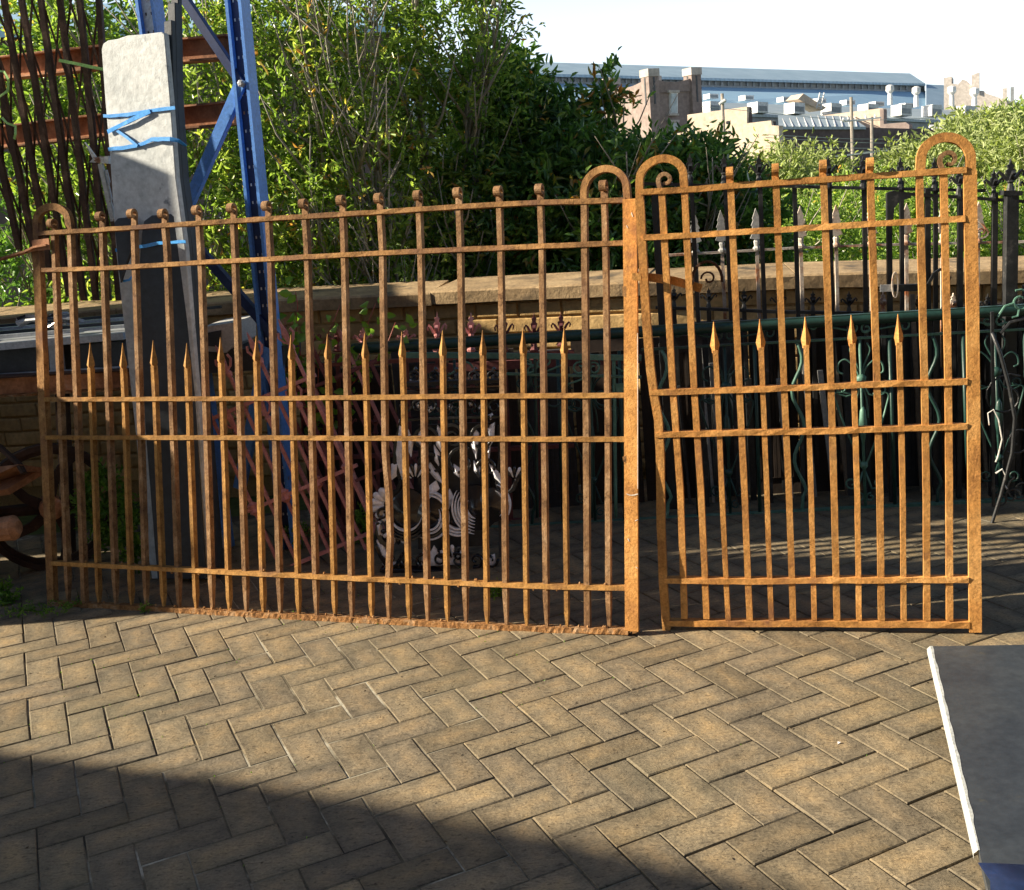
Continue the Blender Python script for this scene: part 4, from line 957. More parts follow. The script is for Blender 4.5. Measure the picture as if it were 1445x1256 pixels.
# ================================================================== LEFT SIDE: slates, rack, grille, bench, wheels
def slates():
    A = onz(215, 818); P = Plane(A, (math.cos(R(22)), -math.sin(R(22)), 0), R(3.0)); n = P.n
    PD = Plane(onz(294, 818), (1, -.12, 0), R(3.0)); PD.p0 += P.n * .06
    def slab(pts, off, th, lab, mat, front=False):
        PP = PD if front else P
        q = MB(); v = [PP.at(x, y, 0 if front else off) for x, y in pts]; q.poly(v, PP.n * -th)
        o = link('slate_slab', q.mesh('slate_slab', mat, bevel=.003)); return props(o, lab, 'slate slab', 'slate slabs standing upright in a bundle')
    slab([(143, 70), (145, 62), (152, 57), (165, 55), (180, 50), (205, 48), (228, 45), (232, 48), (240, 139), (248, 251), (261, 348), (275, 520), (290, 700), (298, 817), (214, 817), (205, 760), (192, 620), (178, 490), (164, 361), (155, 223), (148, 139)], 0, .03, 'tallest pale grey slate slab at the front of the strapped bundle, chipped along its top', M['slate'])
    for k, (dx, yt, lab) in enumerate(((5, 30, 'dark slate slab directly behind the pale one, its edge showing on the right'), (10, 5, 'third slate slab back, a dark edge rising above the pale slab'), (14, -30, 'rearmost dark slate slab, rising out of the top of the frame'))):
        o = -.033 - .032 * k
        slab([(226 + dx, yt), (237 + dx, yt - 2), (240 + dx, 139), (248 + dx, 251), (261 + dx, 348), (275 + dx, 520), (290 + dx, 700), (299 + dx, 815), (260 + dx, 815), (236 + dx, 400)], o, .026, lab, M['slate_dark'])
    slab([(161, 314), (166, 308), (186, 306), (192, 310), (194, 326), (187, 350), (179, 372), (170, 400), (167, 380)], .045, .018, 'small broken dark slate with a rounded top strapped to the left of the bundle', M['slate_dark'], True)
    slab([(200, 330), (203, 312), (214, 304), (240, 302), (249, 306), (254, 330), (262, 420), (275, 560), (290, 817), (222, 817), (206, 620), (200, 540), (190, 470), (193, 400), (197, 370)], .045, .03, 'tall dark slate with a rounded shoulder leaning against the pale slab', M['slate_dark'], True)
    # straps wrapped round the bundle
    def strap(px, offs, lab, w=.013):
        pts = densify([P.at(x, y, o) for (x, y), o in zip(px, offs)], .03)
        o = one(lambda q: q.sweep(pts, n, w, .003, .25), 'strap', M['blue_strap'], None); props(o, lab, 'strap', 'blue packing straps round the slates')
    strap([(146, 164), (180, 162), (215, 156), (247, 152)], [.006] * 4, 'uppermost blue packing strap, straight across the pale slate')
    strap([(152, 186), (180, 172), (212, 157)], [.008, .014, .010], 'slanting blue strap crossing the upper one to a knot', .016)
    strap([(165, 184), (180, 195), (194, 206)], [.007, .01, .012], 'short blue strap tail slanting down right to the second strap', .011)
    strap([(153, 211), (193, 206), (215, 197), (240, 196), (252, 199), (262, 206)], [.006, .007, .012, .02, .01, -.03], 'second blue strap with a raised kink, wrapped over the slate edges', .015)
    strap([(163, 353), (187, 349), (205, 347), (225, 343), (262, 341)], [.05, .05, .055, .05, .05], 'lower blue strap with a frayed knot across the dark slates')
    strap([(174, 397), (182, 395), (189, 388)], [.05, .055, .05], 'loose curled end of blue strap on the small broken slate', .010)
    for a, b in (((213, 346), (219, 352)), ((214, 345), (224, 352)), ((210, 347), (214, 353))):
        pass
    return P
PS = slates()

def rack():
    P = Plane(Vector((-1.5, 5.05, 0)), (1, -.32, 0)); n = P.n
    t = thing('pallet_rack', P.at(385, 700), 'blue perforated pallet rack end frame with diagonal braces beside the slates', 'rack')
    def upright(x0, y0, x1, y1, w, mf, ms):
        a, b = P.at(x0, y0), P.at(x1, y1); b = a + (b - a) * ((a.z) / (a.z - b.z))
        U = (a - b).normalized(); r = P.r
        # C section: face web, two flanges turned back, lips
        q = MB(); q.sweep([b, a], n, w, .006); o = q.part('upright', mf, t)
        for s in (-1, 1):
            q = MB(); q.sweep([b + r * (s * (w / 2 + .006)) - n * .01, a + r * (s * (w / 2 + .006)) - n * .01], n, .014, .075); q.part('flange', M['blue'], o)
        L = (a - b).length; q = MB(); k = .1
        while k < L:
            for s in (-1, 1):
                c = b + U * k + r * (s * w * .22) + n * .0045
                q.box(c, r * .0028, U * .0060, n * .0015)
            k += .075
        props(q.part('slots', M['white_paint'] if mf is not M['rack_white'] else M['dark_rust'], o), kind='stuff')
        return o
    upright(330, -30, 386, 545, .050, M['blue_shaded'], M['blue'])
    upright(204, -30, 303, 700, .062, M['rack_white'], M['blue'])
    # near upright: lit flanges painted bright blue, shaded web painted dark
    def brace(pts, mat, w=.042):
        q = MB(); pp = [P.at(x, y, .02) for x, y in pts]
        q.sweep(pp, n, w, .004); q.sweep([p - n * .014 + (pp[1] - pp[0]).normalized().cross(n) * (w / 2) for p in pp], n, .004, .03)
        q.sweep([p - n * .014 - (pp[1] - pp[0]).normalized().cross(n) * (w / 2) for p in pp], n, .004, .03)
        q.part('brace', mat, t)
    brace([(254, -8), (338, 116)], M['blue_shaded'], .034)
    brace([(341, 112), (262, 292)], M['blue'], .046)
    brace([(262, 332), (388, 478)], M['blue_shaded'], .036)
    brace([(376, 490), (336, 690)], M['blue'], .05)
    one(lambda q: q.lathe(P.at(341, 118, .03), n, [(-.01, .016), (.01, .016), (.016, .008)], 6), 'bolt', M['steel'], t)
    # rusty cross beams behind, running out to the left
    B_ = Plane(Vector((-1.5, 5.22, 0)), (1, -.32, 0))
    for y0, y1, h, lab in ((98, 67, .085, 'upper rusty steel beam behind the grille and slates, orange where the sun hits it'), (196, 160, .085, 'lower dark rusty steel beam behind the grille and slates')):
        tb = thing('rack_beam', B_.at(330, y1), lab, 'beam', 'rusty beams resting across the rack')
        b = MB(); pts = [B_.at(-140, y0 + 16), B_.at(150, (y0 * .45 + y1 * .55) + 1), B_.at(333, y1)]
        b.sweep(pts, B_.n, h, .05, .04); b.part('web', M['beam_rust'], tb)
        for s in (-1, 1):
            q = MB(); q.sweep([p + Vector((0, 0, s * (h / 2 + .004))) + B_.n * .02 for p in pts], B_.n, .008, .10, .04); q.part('flange', M['beam_rust'], tb)
    return P
rack()

def grille():
    P = Plane(Vector((-2.1, 4.88, 0)), (1, -.02, 0), R(2)); n = P.n
    t = thing('folding_grille', P.at(100, 424), 'dark rusty concertina security grille of flat bars and crossed straps, top left', 'grille')
    xs = [(-76, 165 - 150), (-49, 165 - 123), (-23, 64 - 2), (5, 85 - 8), (30, 104 - 6), (57, 122 - 4), (84, 137 - 2), (112, 152), (139, 167)]
    cols = []
    for i, (a, b) in enumerate(xs):
        yb = 424 if i > 4 else 330 + i * 22
        f = lambda y, a=a, b=b: a + (b - a) * (y / 424)
        cols.append(f)
        bar(P, [(f(-30), -30), (f(200) + rnd.uniform(-1, 1), 200), (f(yb), yb)], 'bar', M['grille_rust'], t, .022, .016, .0, .06, .1)
        bar(P, [(f(-30) + 3.5, -30), (f(200) + 4.5, 200), (f(yb) + 4, yb)], 'bar', M['grille_rust'], t, .008, .016, -.03, .06, .1)
    for i in range(len(xs) - 1):
        f, g = cols[i], cols[i + 1]
        for k, y in enumerate(range(-60, 400, 120)):
            yy = y + (i % 2) * 60
            if yy + 120 > (430 if i > 3 else 340 + 22 * i): continue
            bar(P, [(f(yy) + 2, yy), (g(yy + 120), yy + 120)], 'lattice_strap', M['grille_rust'], t, .0085, .004, -.012, .05, .2)
            bar(P, [(g(yy) + 1, yy), (f(yy + 120) + 2, yy + 120)], 'lattice_strap', M['grille_rust'], t, .0085, .004, -.020, .05, .2)
    # loose straps tied to it
    o = one(lambda q: q.sweep(densify([P.at(83, 85, .05), P.at(112, 91, .05), P.at(145, 98, .04)], .03), P.n, .012, .003, .2), 'strap', M['green_strap'], None); props(o, 'straight lime green packing strap running from the folding grille to the pale slate', 'strap')
    o = one(lambda q: q.sweep(densify([P.at(-8, 100, .06), P.at(6, 101, .06), P.at(12, 112, .07), P.at(11, 128, .06), P.at(0, 136, .06), P.at(-10, 133, .05)], .02), P.n, .009, .004, .2), 'strap', M['green_strap'], None); props(o, 'pale green strap looped over the grille at the left edge', 'strap')
    o = one(lambda q: q.sweep(densify([P.at(3, 166, .05), P.at(10, 174, .05), P.at(22, 178, .05), P.at(22, 190, .06), P.at(20, 196, .05)], .02), P.n, .010, .004, .2), 'strap', M['green_strap'], None); props(o, 'knotted green strap hanging from the grille over the lower beam', 'strap')
    # white iron bracket leaning against the slate
    Q = Plane(Vector((-2.0, 4.84, 0)), (1, -.1, 0))
    w = thing('iron_bracket', Q.at(160, 330), 'slim white painted iron bracket with a curved horn, between the grille and the pale slate', 'bracket')
    one(lambda q: q.poly([Q.at(x, y) for x, y in ((126, 229), (133, 222), (153, 220), (153, 231), (140, 230))], Q.n * -.03), 'plate', M['white_paint'], w)
    one(lambda q: q.sweep([Q.at(x, y) for x, y in ((120, 201), (126, 209), (131, 218), (136, 226))], Q.n, .012, .02, .05, taper=lambda u: .3 + .9 * u), 'horn', M['white_paint'], w)
    one(lambda q: q.sweep([Q.at(x, y, -.01) for x, y in ((142, 231), (149, 262), (155, 290), (160, 312))], Q.n, .018, .02, .05), 'arm', M['white_paint'], w)
    one(lambda q: q.sweep([Q.at(x, y, -.01) for x, y in ((150, 240), (154, 256), (153, 262), (157, 280), (156, 284), (160, 300))], Q.n, .008, .012, .05), 'arm', M['white_paint'], w)
grille()

def bench_and_wheels():
    P = Plane(Vector((-2.0, 4.95, 0)), (1, -.08, 0)); n = P.n
    t = thing('steel_frame_stack', P.at(60, 520), 'grey steel window frames stacked flat behind the long gate at the left', 'steel frames')
    def pts(l, off=0): return [P.at(x, y, off) for x, y in l]
    # top sheet receding: outline on the level z of its edge
    z = P.at(100, 486).z
    b = MB()
    fr = [P.at(-90, 494), P.at(0, 488), P.at(176, 472)]
    vs = [fr[0], fr[2], fr[2] + Vector((0, .75, .03)), fr[0] + Vector((0, .75, .03))]
    b.poly(vs, (0, 0, -.01)); b.part('top_sheet', M['steel'], t)
    bar(P, [(-90, 496), (0, 489), (176, 474)], 'edge_rail', M['steel'], t, .030, .03, .01, .03)
    for k in range(4):
        dy = .14 + .15 * k
        one(lambda q: q.sweep([fr[0] + Vector((0, dy, .02 + .03 * dy)), fr[2] + Vector((.1 * k, dy, .02 + .03 * dy))], (0, 0, 1), .02, .014, .05), 'glazing_bar', M['steel_dark'] if k % 2 else M['steel'], t)
    bar(P, [(-90, 535), (0, 530), (180, 519)], 'lower_rail', M['steel'], t, .016, .03, .005, .03)
    one(lambda q: q.poly(pts([(-90, 500), (176, 482), (180, 519), (-90, 533)], -.06), n * -.55), 'void_panel', M['steel_dark'], t)  # dark panel filling what is only a shaded void between the rails
    one(lambda q: q.poly(pts([(68, 486), (86, 484), (90, 523), (71, 525)], .003), n * -.02), 'upright', M['steel'], t)
    # crumpled dark scraps on top
    s = thing('scrap_heap', P.at(20, 480), 'crumpled dark metal offcuts lying on the grey frames at the left edge', 'scrap metal')
    for k in range(9):
        c = P.at(rnd.uniform(-10, 60), rnd.uniform(464, 478)) + Vector((0, rnd.uniform(.05, .4), .02))
        one(lambda q: q.sweep([c, c + Vector((rnd.uniform(.02, .08), rnd.uniform(-.03, .03), rnd.uniform(0, .035))), c + Vector((rnd.uniform(.08, .16), rnd.uniform(-.03, .03), rnd.uniform(-.01, .02)))], (0, .3, 1), .03, .012, .3), 'offcut', M['gloss_black'] if k % 2 else M['steel'], s)
    # rusty channel under it, on legs
    c = thing('rusty_trolley', P.at(60, 560), 'long rust brown steel channel trolley under the grey frames', 'trolley')
    Q = Plane(Vector((-2.0, 4.86, 0)), (1, -.08, 0))
    bar(Q, [(-160, 554), (0, 545), (195, 533)], 'channel', M['beam_rust'], c, .072, .02, 0, .05, .08)
    bar(Q, [(-160, 570), (0, 558), (195, 547)], 'flange', M['rust_edge'], c, .008, .07, .02, .3, .03)
    bar(Q, [(-160, 533), (0, 531), (195, 521)], 'flange', M['dark_rust'], c, .008, .07, .02, .1, .08)
    one(lambda q: q.sweep([Q.at(88, 556, -.3), Q.at(99, 815, -.3)], Q.n, .05, .05), 'leg', M['dark_rust'], c)
    # white concrete block on the bench, right of the slates
    B2 = Plane(Vector((-1.4, 4.95, 0)), (1, -.1, 0))
    k = thing('concrete_block', B2.at(310, 500), 'pale grey hollow concrete block resting beside the blue rack upright', 'block')
    zt = B2.at(290, 462).z
    f = [B2.at(284, 462), B2.at(331, 455), B2.at(331, 487), B2.at(319, 498), B2.at(284, 495)]
    one(lambda q: q.poly(f, B2.n * -.32), 'block', M['concrete'], k)
    one(lambda q: q.poly([B2.at(x, y, .004) for x, y in ((290, 470), (312, 466), (312, 490), (290, 488))], B2.n * -.02), 'core_hole', M['steel_dark'], k)
    # support timber below block
    tm = one(lambda q: q.poly([B2.at(x, y, -.02) for x, y in ((250, 500), (400, 488), (400, 520), (250, 530))], B2.n * -.3), 'timber_beam', M['steel_dark'], None); props(tm, 'dark timber beam under the pale concrete block, behind the gate bars', 'beam')
    # spoked cast iron wheels on an axle
    def wheel(c, r, ax, lab, w=.05):
        ax = Vector(ax).normalized(); U = Vector((0, 0, 1)); V = ax.cross(U).normalized(); c = Vector(c)
        t = thing('cast_iron_wheel', c, lab, 'wheel', 'cast iron trolley wheels')
        ring = [c + (V * math.cos(a) + U * math.sin(a)) * r for a in [2 * math.pi * i / 32 for i in range(32)]]
        one(lambda q: q.sweep(ring, ax, .026, w, .05, closed=True), 'rim', M['dark_rust'], t)
        ring = [c + (V * math.cos(a) + U * math.sin(a)) * (r * .93) for a in [2 * math.pi * i / 32 for i in range(32)]]
        one(lambda q: q.sweep(ring, ax, .03, w * .35, .05, closed=True), 'rim_web', M['dark_rust'], t)
        for k in range(5):
            a = 2 * math.pi * k / 5 + .4
            pp = [c + (V * math.cos(a + .5 * u) + U * math.sin(a + .5 * u)) * (r * (.15 + .78 * u)) for u in (0, .33, .66, 1)]
            one(lambda q: q.sweep(pp, ax, .045, .026, .05, taper=lambda u: 1.1 - .3 * u), 'spoke', M['dark_rust'], t)
        one(lambda q: q.lathe(c - ax * .06, ax, [(0, .03), (.005, .055), (.11, .055), (.12, .03)], 14), 'hub', M['beam_rust'], t)
        return t
    wheel((-2.63, 4.66, .285), .285, (.45, -.9, 0), 'nearer spoked cast iron wheel at the left edge of the photograph', .06)
    wheel((-2.20, 5.0, .29), .29, (.45, -.9, 0), 'further spoked cast iron wheel in the shade behind the end of the long gate', .06)
    m_ = thing('iron_machine', (-3.1, 4.8, 0), 'rusty cast iron machine body carried by the spoked wheels, mostly out of frame', 'machine')
    one(lambda q: q.box((-3.45, 4.72, .80), (.42, .03, 0), (-.03, .42, 0), (0, 0, .62)), 'body', M['dark_rust'], m_)
    one(lambda q: q.lathe((-3.45, 4.82, 1.42), (0, 0, 1), [(0, .3), (.08, .3), (.12, .2), (.30, .16), (.32, .22), (.36, .22)], 16), 'cap', M['dark_rust'], m_)
    one(lambda q: q.tube([(-3.2, 4.9, .29), (-2.2, 5.0, .29)], .03, 8), 'axle', M['dark_rust'], m_)
    one(lambda q: q.sweep([W3(-60, 590, 4.72), W3(0, 631, 4.66), W3(27, 655, 4.62), W3(34, 668, 4.6)], (0, -1, 0), .014, .03, .05), 'stay', M['dark_rust'], m_)
    one(lambda q: q.poly([W3(-80, 668, 4.7), W3(27, 655, 4.6), W3(60, 660, 4.75), W3(10, 690, 4.6), W3(-80, 705, 4.6)], (0, .02, -.03)), 'mudguard', M['beam_rust'], m_)
    one(lambda q: q.lathe(W3(-10, 748, 4.55), (1, -.1, .05), [(0, .05), (.10, .055), (.12, .03)], 12), 'hub_cap', M['beam_rust'], m_)
bench_and_wheels()

# ================================================================== CENTRE: primed railings, black ornament
def fleur(P, x, y0, y1, parent, mat, off, hw=11, name='finial'):
    """cast finial: bulb, collar, three-pointed leaf; y0 foot row, y1 tip row"""
    a = P.at(x, y0, off); b = P.at(x + (y0 - y1) * -.0, y1, off); U = (b - a); H_ = U.length; U.normalize()
    r = P.r; n = P.n; w = (P.at(x + hw, y0) - P.at(x, y0)).length
    q = MB()
    q.lathe(a, U, [(0, w * .50), (H_ * .05, w * .56), (H_ * .10, w * .40), (H_ * .24, w * .32), (H_ * .36, w * .22), (H_ * .40, w * .34), (H_ * .44, w * .34), (H_ * .47, w * .2)], 8)
    def leaf(pts): q.poly([a + U * (H_ * h) + r * (w * s) - n * .007 for h, s in pts], n * .014)
    leaf([(.44, -.16), (.60, -.30), (.70, -.42), (.74, -.20), (.84, -.30), (.86, -.12), (1, 0), (.86, .12), (.84, .30), (.74, .20), (.70, .42), (.60, .30), (.44, .16)])
    leaf2 = lambda s: q.sweep([a + U * (H_ * .44) + r * (s * w * .10), a + U * (H_ * .50) + r * (s * w * .42), a + U * (H_ * .62) + r * (s * w * .72), a + U * (H_ * .68) + r * (s * w * .95), a + U * (H_ * .62) + r * (s * w * 1.12), a + U * (H_ * .54) + r * (s * w * 1.02)], n, w * .26, .014, taper=lambda u: 1.2 - .6 * u)
    leaf2(-1); leaf2(1)
    for s in (-1, 1):                                # leaf turned towards and away from the camera
        q.sweep([a + U * (H_ * .44), a + U * (H_ * .54) + n * (s * w * .4), a + U * (H_ * .66) + n * (s * w * .8), a + U * (H_ * .60) + n * (s * w * .95)], r, w * .22, .014)
    return q.part(name, mat, parent)
def pink_panels():
    # upright panel against the wall, tops showing
    P = Plane(Vector((-.9, 5.10, 0)), (1, -.03, 0)); n = P.n
    t = thing('railing_panel', P.at(620, 760), 'upright red primed spear railing panel with fleur finials in front of the brick wall', 'railing')
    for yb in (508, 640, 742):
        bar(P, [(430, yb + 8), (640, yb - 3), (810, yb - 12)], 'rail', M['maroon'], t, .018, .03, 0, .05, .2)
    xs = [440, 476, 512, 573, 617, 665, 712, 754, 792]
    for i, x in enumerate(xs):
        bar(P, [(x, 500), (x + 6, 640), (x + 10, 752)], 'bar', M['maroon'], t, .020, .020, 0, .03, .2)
        fleur(P, x - .5, 496 if i != 8 else 488, 440 if i > 3 else 462, t, M['pink'] if i in (2, 3, 4, 5) else M['maroon'], 0, 12)  # lit finials painted brighter pink, sunlight put into the colour
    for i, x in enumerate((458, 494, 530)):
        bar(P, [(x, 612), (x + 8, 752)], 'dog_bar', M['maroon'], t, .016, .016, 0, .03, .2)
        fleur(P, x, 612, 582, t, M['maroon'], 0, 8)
    # leaning panel, bars slanting down to the right
    P = Plane(Vector((-1.3, 4.72, 0)), (1, -.10, 0), R(6)); n = P.n
    t = thing('railing_panel', P.at(440, 800), 'pink primed railing panel tipped over sideways, its bars slanting down to the right', 'railing')
    d = Vector((115, 250)).normalized()                       # image direction of its bars, downward
    e = Vector((104, -44)).normalized()                       # image direction of its cross rails, upward right
    org = Vector((300, 520))
    def pp(u, v): q = org + e * u + d * v; return (q.x, q.y)
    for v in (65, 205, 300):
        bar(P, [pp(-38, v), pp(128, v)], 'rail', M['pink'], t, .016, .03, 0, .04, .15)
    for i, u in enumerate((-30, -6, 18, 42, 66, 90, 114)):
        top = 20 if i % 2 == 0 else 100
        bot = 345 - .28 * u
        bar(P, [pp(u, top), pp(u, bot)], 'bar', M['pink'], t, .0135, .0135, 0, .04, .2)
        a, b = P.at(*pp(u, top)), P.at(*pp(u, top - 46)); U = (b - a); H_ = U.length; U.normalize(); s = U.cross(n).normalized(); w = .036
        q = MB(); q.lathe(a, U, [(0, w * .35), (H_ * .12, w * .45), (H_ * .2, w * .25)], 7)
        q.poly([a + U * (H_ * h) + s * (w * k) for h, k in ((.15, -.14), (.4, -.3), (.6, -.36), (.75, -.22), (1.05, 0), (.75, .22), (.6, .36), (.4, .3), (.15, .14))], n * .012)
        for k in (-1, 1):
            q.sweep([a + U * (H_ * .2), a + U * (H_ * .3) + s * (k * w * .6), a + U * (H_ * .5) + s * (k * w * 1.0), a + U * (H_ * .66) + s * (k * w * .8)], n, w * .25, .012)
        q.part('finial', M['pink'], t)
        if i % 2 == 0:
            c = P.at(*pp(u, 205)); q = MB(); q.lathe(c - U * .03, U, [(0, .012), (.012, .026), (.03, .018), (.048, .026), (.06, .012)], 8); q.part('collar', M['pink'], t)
    P = Plane(Vector((-1.0, 4.95, 0)), (1, -.10, 0), R(8)); n = P.n
    t = thing('railing_panel', P.at(480, 780), 'darker red railing panel leaning behind the pink one, partly hidden by it', 'railing')
    org = Vector((392, 470))
    for v in (90, 235, 290):
        bar(P, [pp(-60, v), pp(110, v)], 'rail', M['maroon'], t, .016, .03, 0, .04, .15)
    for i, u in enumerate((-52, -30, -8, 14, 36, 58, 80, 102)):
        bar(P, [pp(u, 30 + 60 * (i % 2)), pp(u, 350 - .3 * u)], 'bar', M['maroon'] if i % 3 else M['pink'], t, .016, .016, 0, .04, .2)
pink_panels()

def black_ornament():
    P = Plane(Vector((-.35, 4.46, 0)), (1, -.12, 0), R(4)); n = P.n; g = M['gloss_black']
    t = thing('iron_ornament', P.at(640, 812), 'glossy black cast iron scrollwork pedestal with shell rosettes, standing behind the long gate', 'ironwork')
    def at(x, y, o=0): return P.at(x, y, o)
    def strip(px, w, d=.03, name='scroll', o=0, taper=None):
        return one(lambda q: q.sweep([at(x, y, o) for x, y in px], n, w, d, taper=taper), name, g, t, bevel=.003)
    px_m = (at(701, 600) - at(700, 600)).length
    def spi(x, y, r, a0, turns, w=.018, o=.0, d=.03, inner=.25):
        pts = spiral(at(x, y, o), r * px_m, r * px_m * inner, a0, turns, P.r, P.u, 26)
        return one(lambda q: q.sweep(pts, n, w, d, taper=lambda u: 1 - .45 * u), 'scroll', g, t, bevel=.002)
    # top cornice with small crest pieces
    strip([(570, 541), (640, 538), (712, 536)], .022, .10, 'cornice', .03)
    strip([(575, 552), (640, 549), (708, 547)], .014, .07, 'cornice', .01)
    for x in (584, 612, 641, 668, 694):
        spi(x, 531, 8, math.pi * (x % 2), 1.1, .009, .04)
        one(lambda q: q.lathe(at(x + 4, 536, .04), P.u, [(0, .012), (.02, .016), (.03, .006), (.045, .010), (.055, .002)], 8), 'crest', g, t)
    # frieze of small curls
    for i, x in enumerate(range(572, 716, 18)):
        spi(x, 573, 9, i * 1.1, 1.2 * (1 if i % 2 else -1), .010, .02, .02)
    strip([(566, 592), (640, 589), (712, 587)], .014, .05, 'moulding', .0)
    # side outlines (long S curves) and foot
    strip([(568, 592), (560, 620), (558, 650), (566, 676), (562, 690), (545, 706), (535, 726)], .020, .035, 'side_frame')
    strip([(708, 588), (712, 620), (706, 650), (700, 676), (710, 700), (724, 690), (734, 668)], .020, .035, 'side_frame')
    for (x, y, r, a, tr) in ((600, 620, 20, 0, 1.3), (640, 616, 18, 2.2, -1.3), (682, 618, 20, 1, 1.3), (610, 655, 18, 3, -1.2), (652, 652, 22, 1, 1.2), (688, 660, 16, 4, -1.3)):
        spi(x, y, r, a, tr, .016, .01)
    # grooved big volutes: concentric reeds
    for (cx_, cy_, rs, a, tr) in ((572, 722, (36, 32, 28, 24), 3.3, .42), (604, 728, (30, 26, 22, 18), 4.2, .40), (646, 722, (30, 26, 22), 3.4, .30), (672, 716, (34, 30, 26, 22, 18, 14), 2.4, .34), (694, 712, (26, 22, 18), 1.2, -.35), (610, 720, (22, 18), .2, .25)):
        for r in rs:
            pts = arc(at(cx_, cy_, .03), r * px_m, r * px_m * 1.15, a, a + tr * 2 * math.pi, 24, P.r, P.u)
            one(lambda q: q.sweep(pts, n, .0055, .014, taper=lambda u: .35 + 1.3 * math.sin(math.pi * u)), 'reed', (M['sky_sheen_white'] if rnd.random() < .8 else g), t, bevel=.0015)  # most reeds pale, as painted glints
        one(lambda q: q.lathe(at(cx_, cy_, -.01), n, [(0, rs[0] * px_m), (.012, rs[0] * px_m * .98), (.02, rs[-1] * px_m), (.028, .012), (.03, .001)], 20), 'volute_disc', g, t, smooth=False)
    # shell fans
    for (cx_, cy_, a0, a1, k, L, W_) in ((548, 712, R(110), R(250), 6, 26, 7), (586, 678, R(35), R(145), 8, 24, 3.2), (726, 678, R(40), R(130), 5, 20, 3.2), (560, 745, R(190), R(290), 6, 24, 4.5), (640, 792, R(20), R(160), 7, 24, 4)):
        for i in range(k):
            a = a0 + (a1 - a0) * i / (k - 1); d = P.r * math.cos(a) + P.u * math.sin(a); c = at(cx_, cy_, .02)
            q = MB(); ww = W_ * px_m
            q.lathe(c + d * (L * .25 * px_m), d, [(0, ww * .25), (L * .35 * px_m, ww * .6), (L * .6 * px_m, ww * .75), (L * .72 * px_m, ww * .55), (L * .78 * px_m, .001)], 8); q.part('shell_lobe', M['sky_sheen_white'] if (cx_ < 560 or i % 2) else g, t, smooth=True)
    # left edge bracket rolls down to the base
    spi(541, 725, 10, 0, 1.2, .014, .03)
    strip([(536, 736), (534, 750), (540, 764), (552, 770)], .024, .04, 'side_frame')
    strip([(532, 768), (540, 784), (548, 798), (566, 800)], .022, .05, 'foot')
    # base with pierced tracery
    strip([(538, 802), (640, 806), (700, 806)], .018, .07, 'base', .01)
    for i, x in enumerate((552, 575, 598, 622, 646, 672, 692)):
        spi(x, 790, 11, i * 2.1, 1.1 * (1 if i % 2 else -1), .012, .02)
    strip([(592, 795), (620, 776), (648, 796), (660, 780)], .012, .03, 'base')
    Wh = M['sky_sheen_white']  # sky highlights painted as pale lobes over the black iron
    def petal(pts, name='leaf'):
        c = Vector((0, 0, 0)); v = [at(x, y, .015) for x, y in pts]
        for p_ in v: c += p_
        c /= len(v); q = MB(); k = len(v)
        q.add(v + [c + n * .014] + [p_ - n * .012 for p_ in v], [(i, (i + 1) % k, k) for i in range(k)] + [((i + 1) % k, i, k + 1 + i, k + 1 + (i + 1) % k) for i in range(k)])
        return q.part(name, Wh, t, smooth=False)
    for pts in ([(563, 592), (573, 600), (570, 640), (575, 668), (565, 676), (557, 640)], [(576, 606), (583, 625), (580, 645), (572, 628)], [(592, 605), (602, 612), (596, 632), (588, 622)], [(617, 600), (626, 612), (624, 640), (615, 628)],
                [(612, 628), (620, 640), (622, 662), (613, 650)], [(668, 603), (676, 612), (672, 648), (664, 628)], [(688, 602), (698, 596), (697, 622), (690, 632)], [(684, 640), (692, 630), (690, 652), (680, 660)], [(606, 652), (618, 668), (626, 684), (614, 676), (604, 664)],
                [(640, 655), (650, 662), (648, 674), (640, 668)], [(668, 650), (678, 660), (676, 674), (668, 664)], [(690, 655), (704, 664), (708, 684), (698, 676)], [(552, 655), (562, 652), (560, 672), (552, 678)], [(600, 690), (615, 678), (620, 690), (606, 704)], [(634, 690), (640, 702), (632, 722), (626, 710)],
                [(530, 738), (538, 734), (540, 756), (534, 760)], [(531, 762), (540, 764), (548, 790), (540, 796)], [(596, 780), (606, 776), (612, 792), (594, 798)], [(612, 770), (622, 786), (646, 784), (650, 796), (600, 799), (600, 794)], [(686, 786), (698, 782), (700, 804), (690, 808), (680, 792)], [(540, 796), (566, 792), (562, 800), (544, 802)]):
        petal(pts)
    for (x0, x1, y) in ((578, 596, 538), (602, 618, 539), (628, 650, 538), (664, 680, 537), (688, 702, 535)):
        petal([(x0, y - 2), (x1, y - 2.5), (x1 + 1, y + 1.5), (x0 - 1, y + 2)], 'crest')
    for (x, y) in ((568, 573), (590, 572), (606, 578), (634, 574), (652, 580), (664, 570), (676, 576), (692, 588)):
        petal([(x - 4, y - 2), (x + 2, y - 5), (x + 5, y), (x, y + 5)], 'frieze_leaf')
    one(lambda q: q.poly([at(x, y, -.06) for x, y in ((590, 600), (690, 596), (690, 770), (590, 775))], n * -.02), 'back_plate', M['steel_dark'], t)
    for x in (572, 706):
        one(lambda q: q.sweep([at(x, 600, -.10), at(x + 2, 806, -.10)], n, .022, .022), 'back_post', M['steel_dark'], t)
black_ornament()

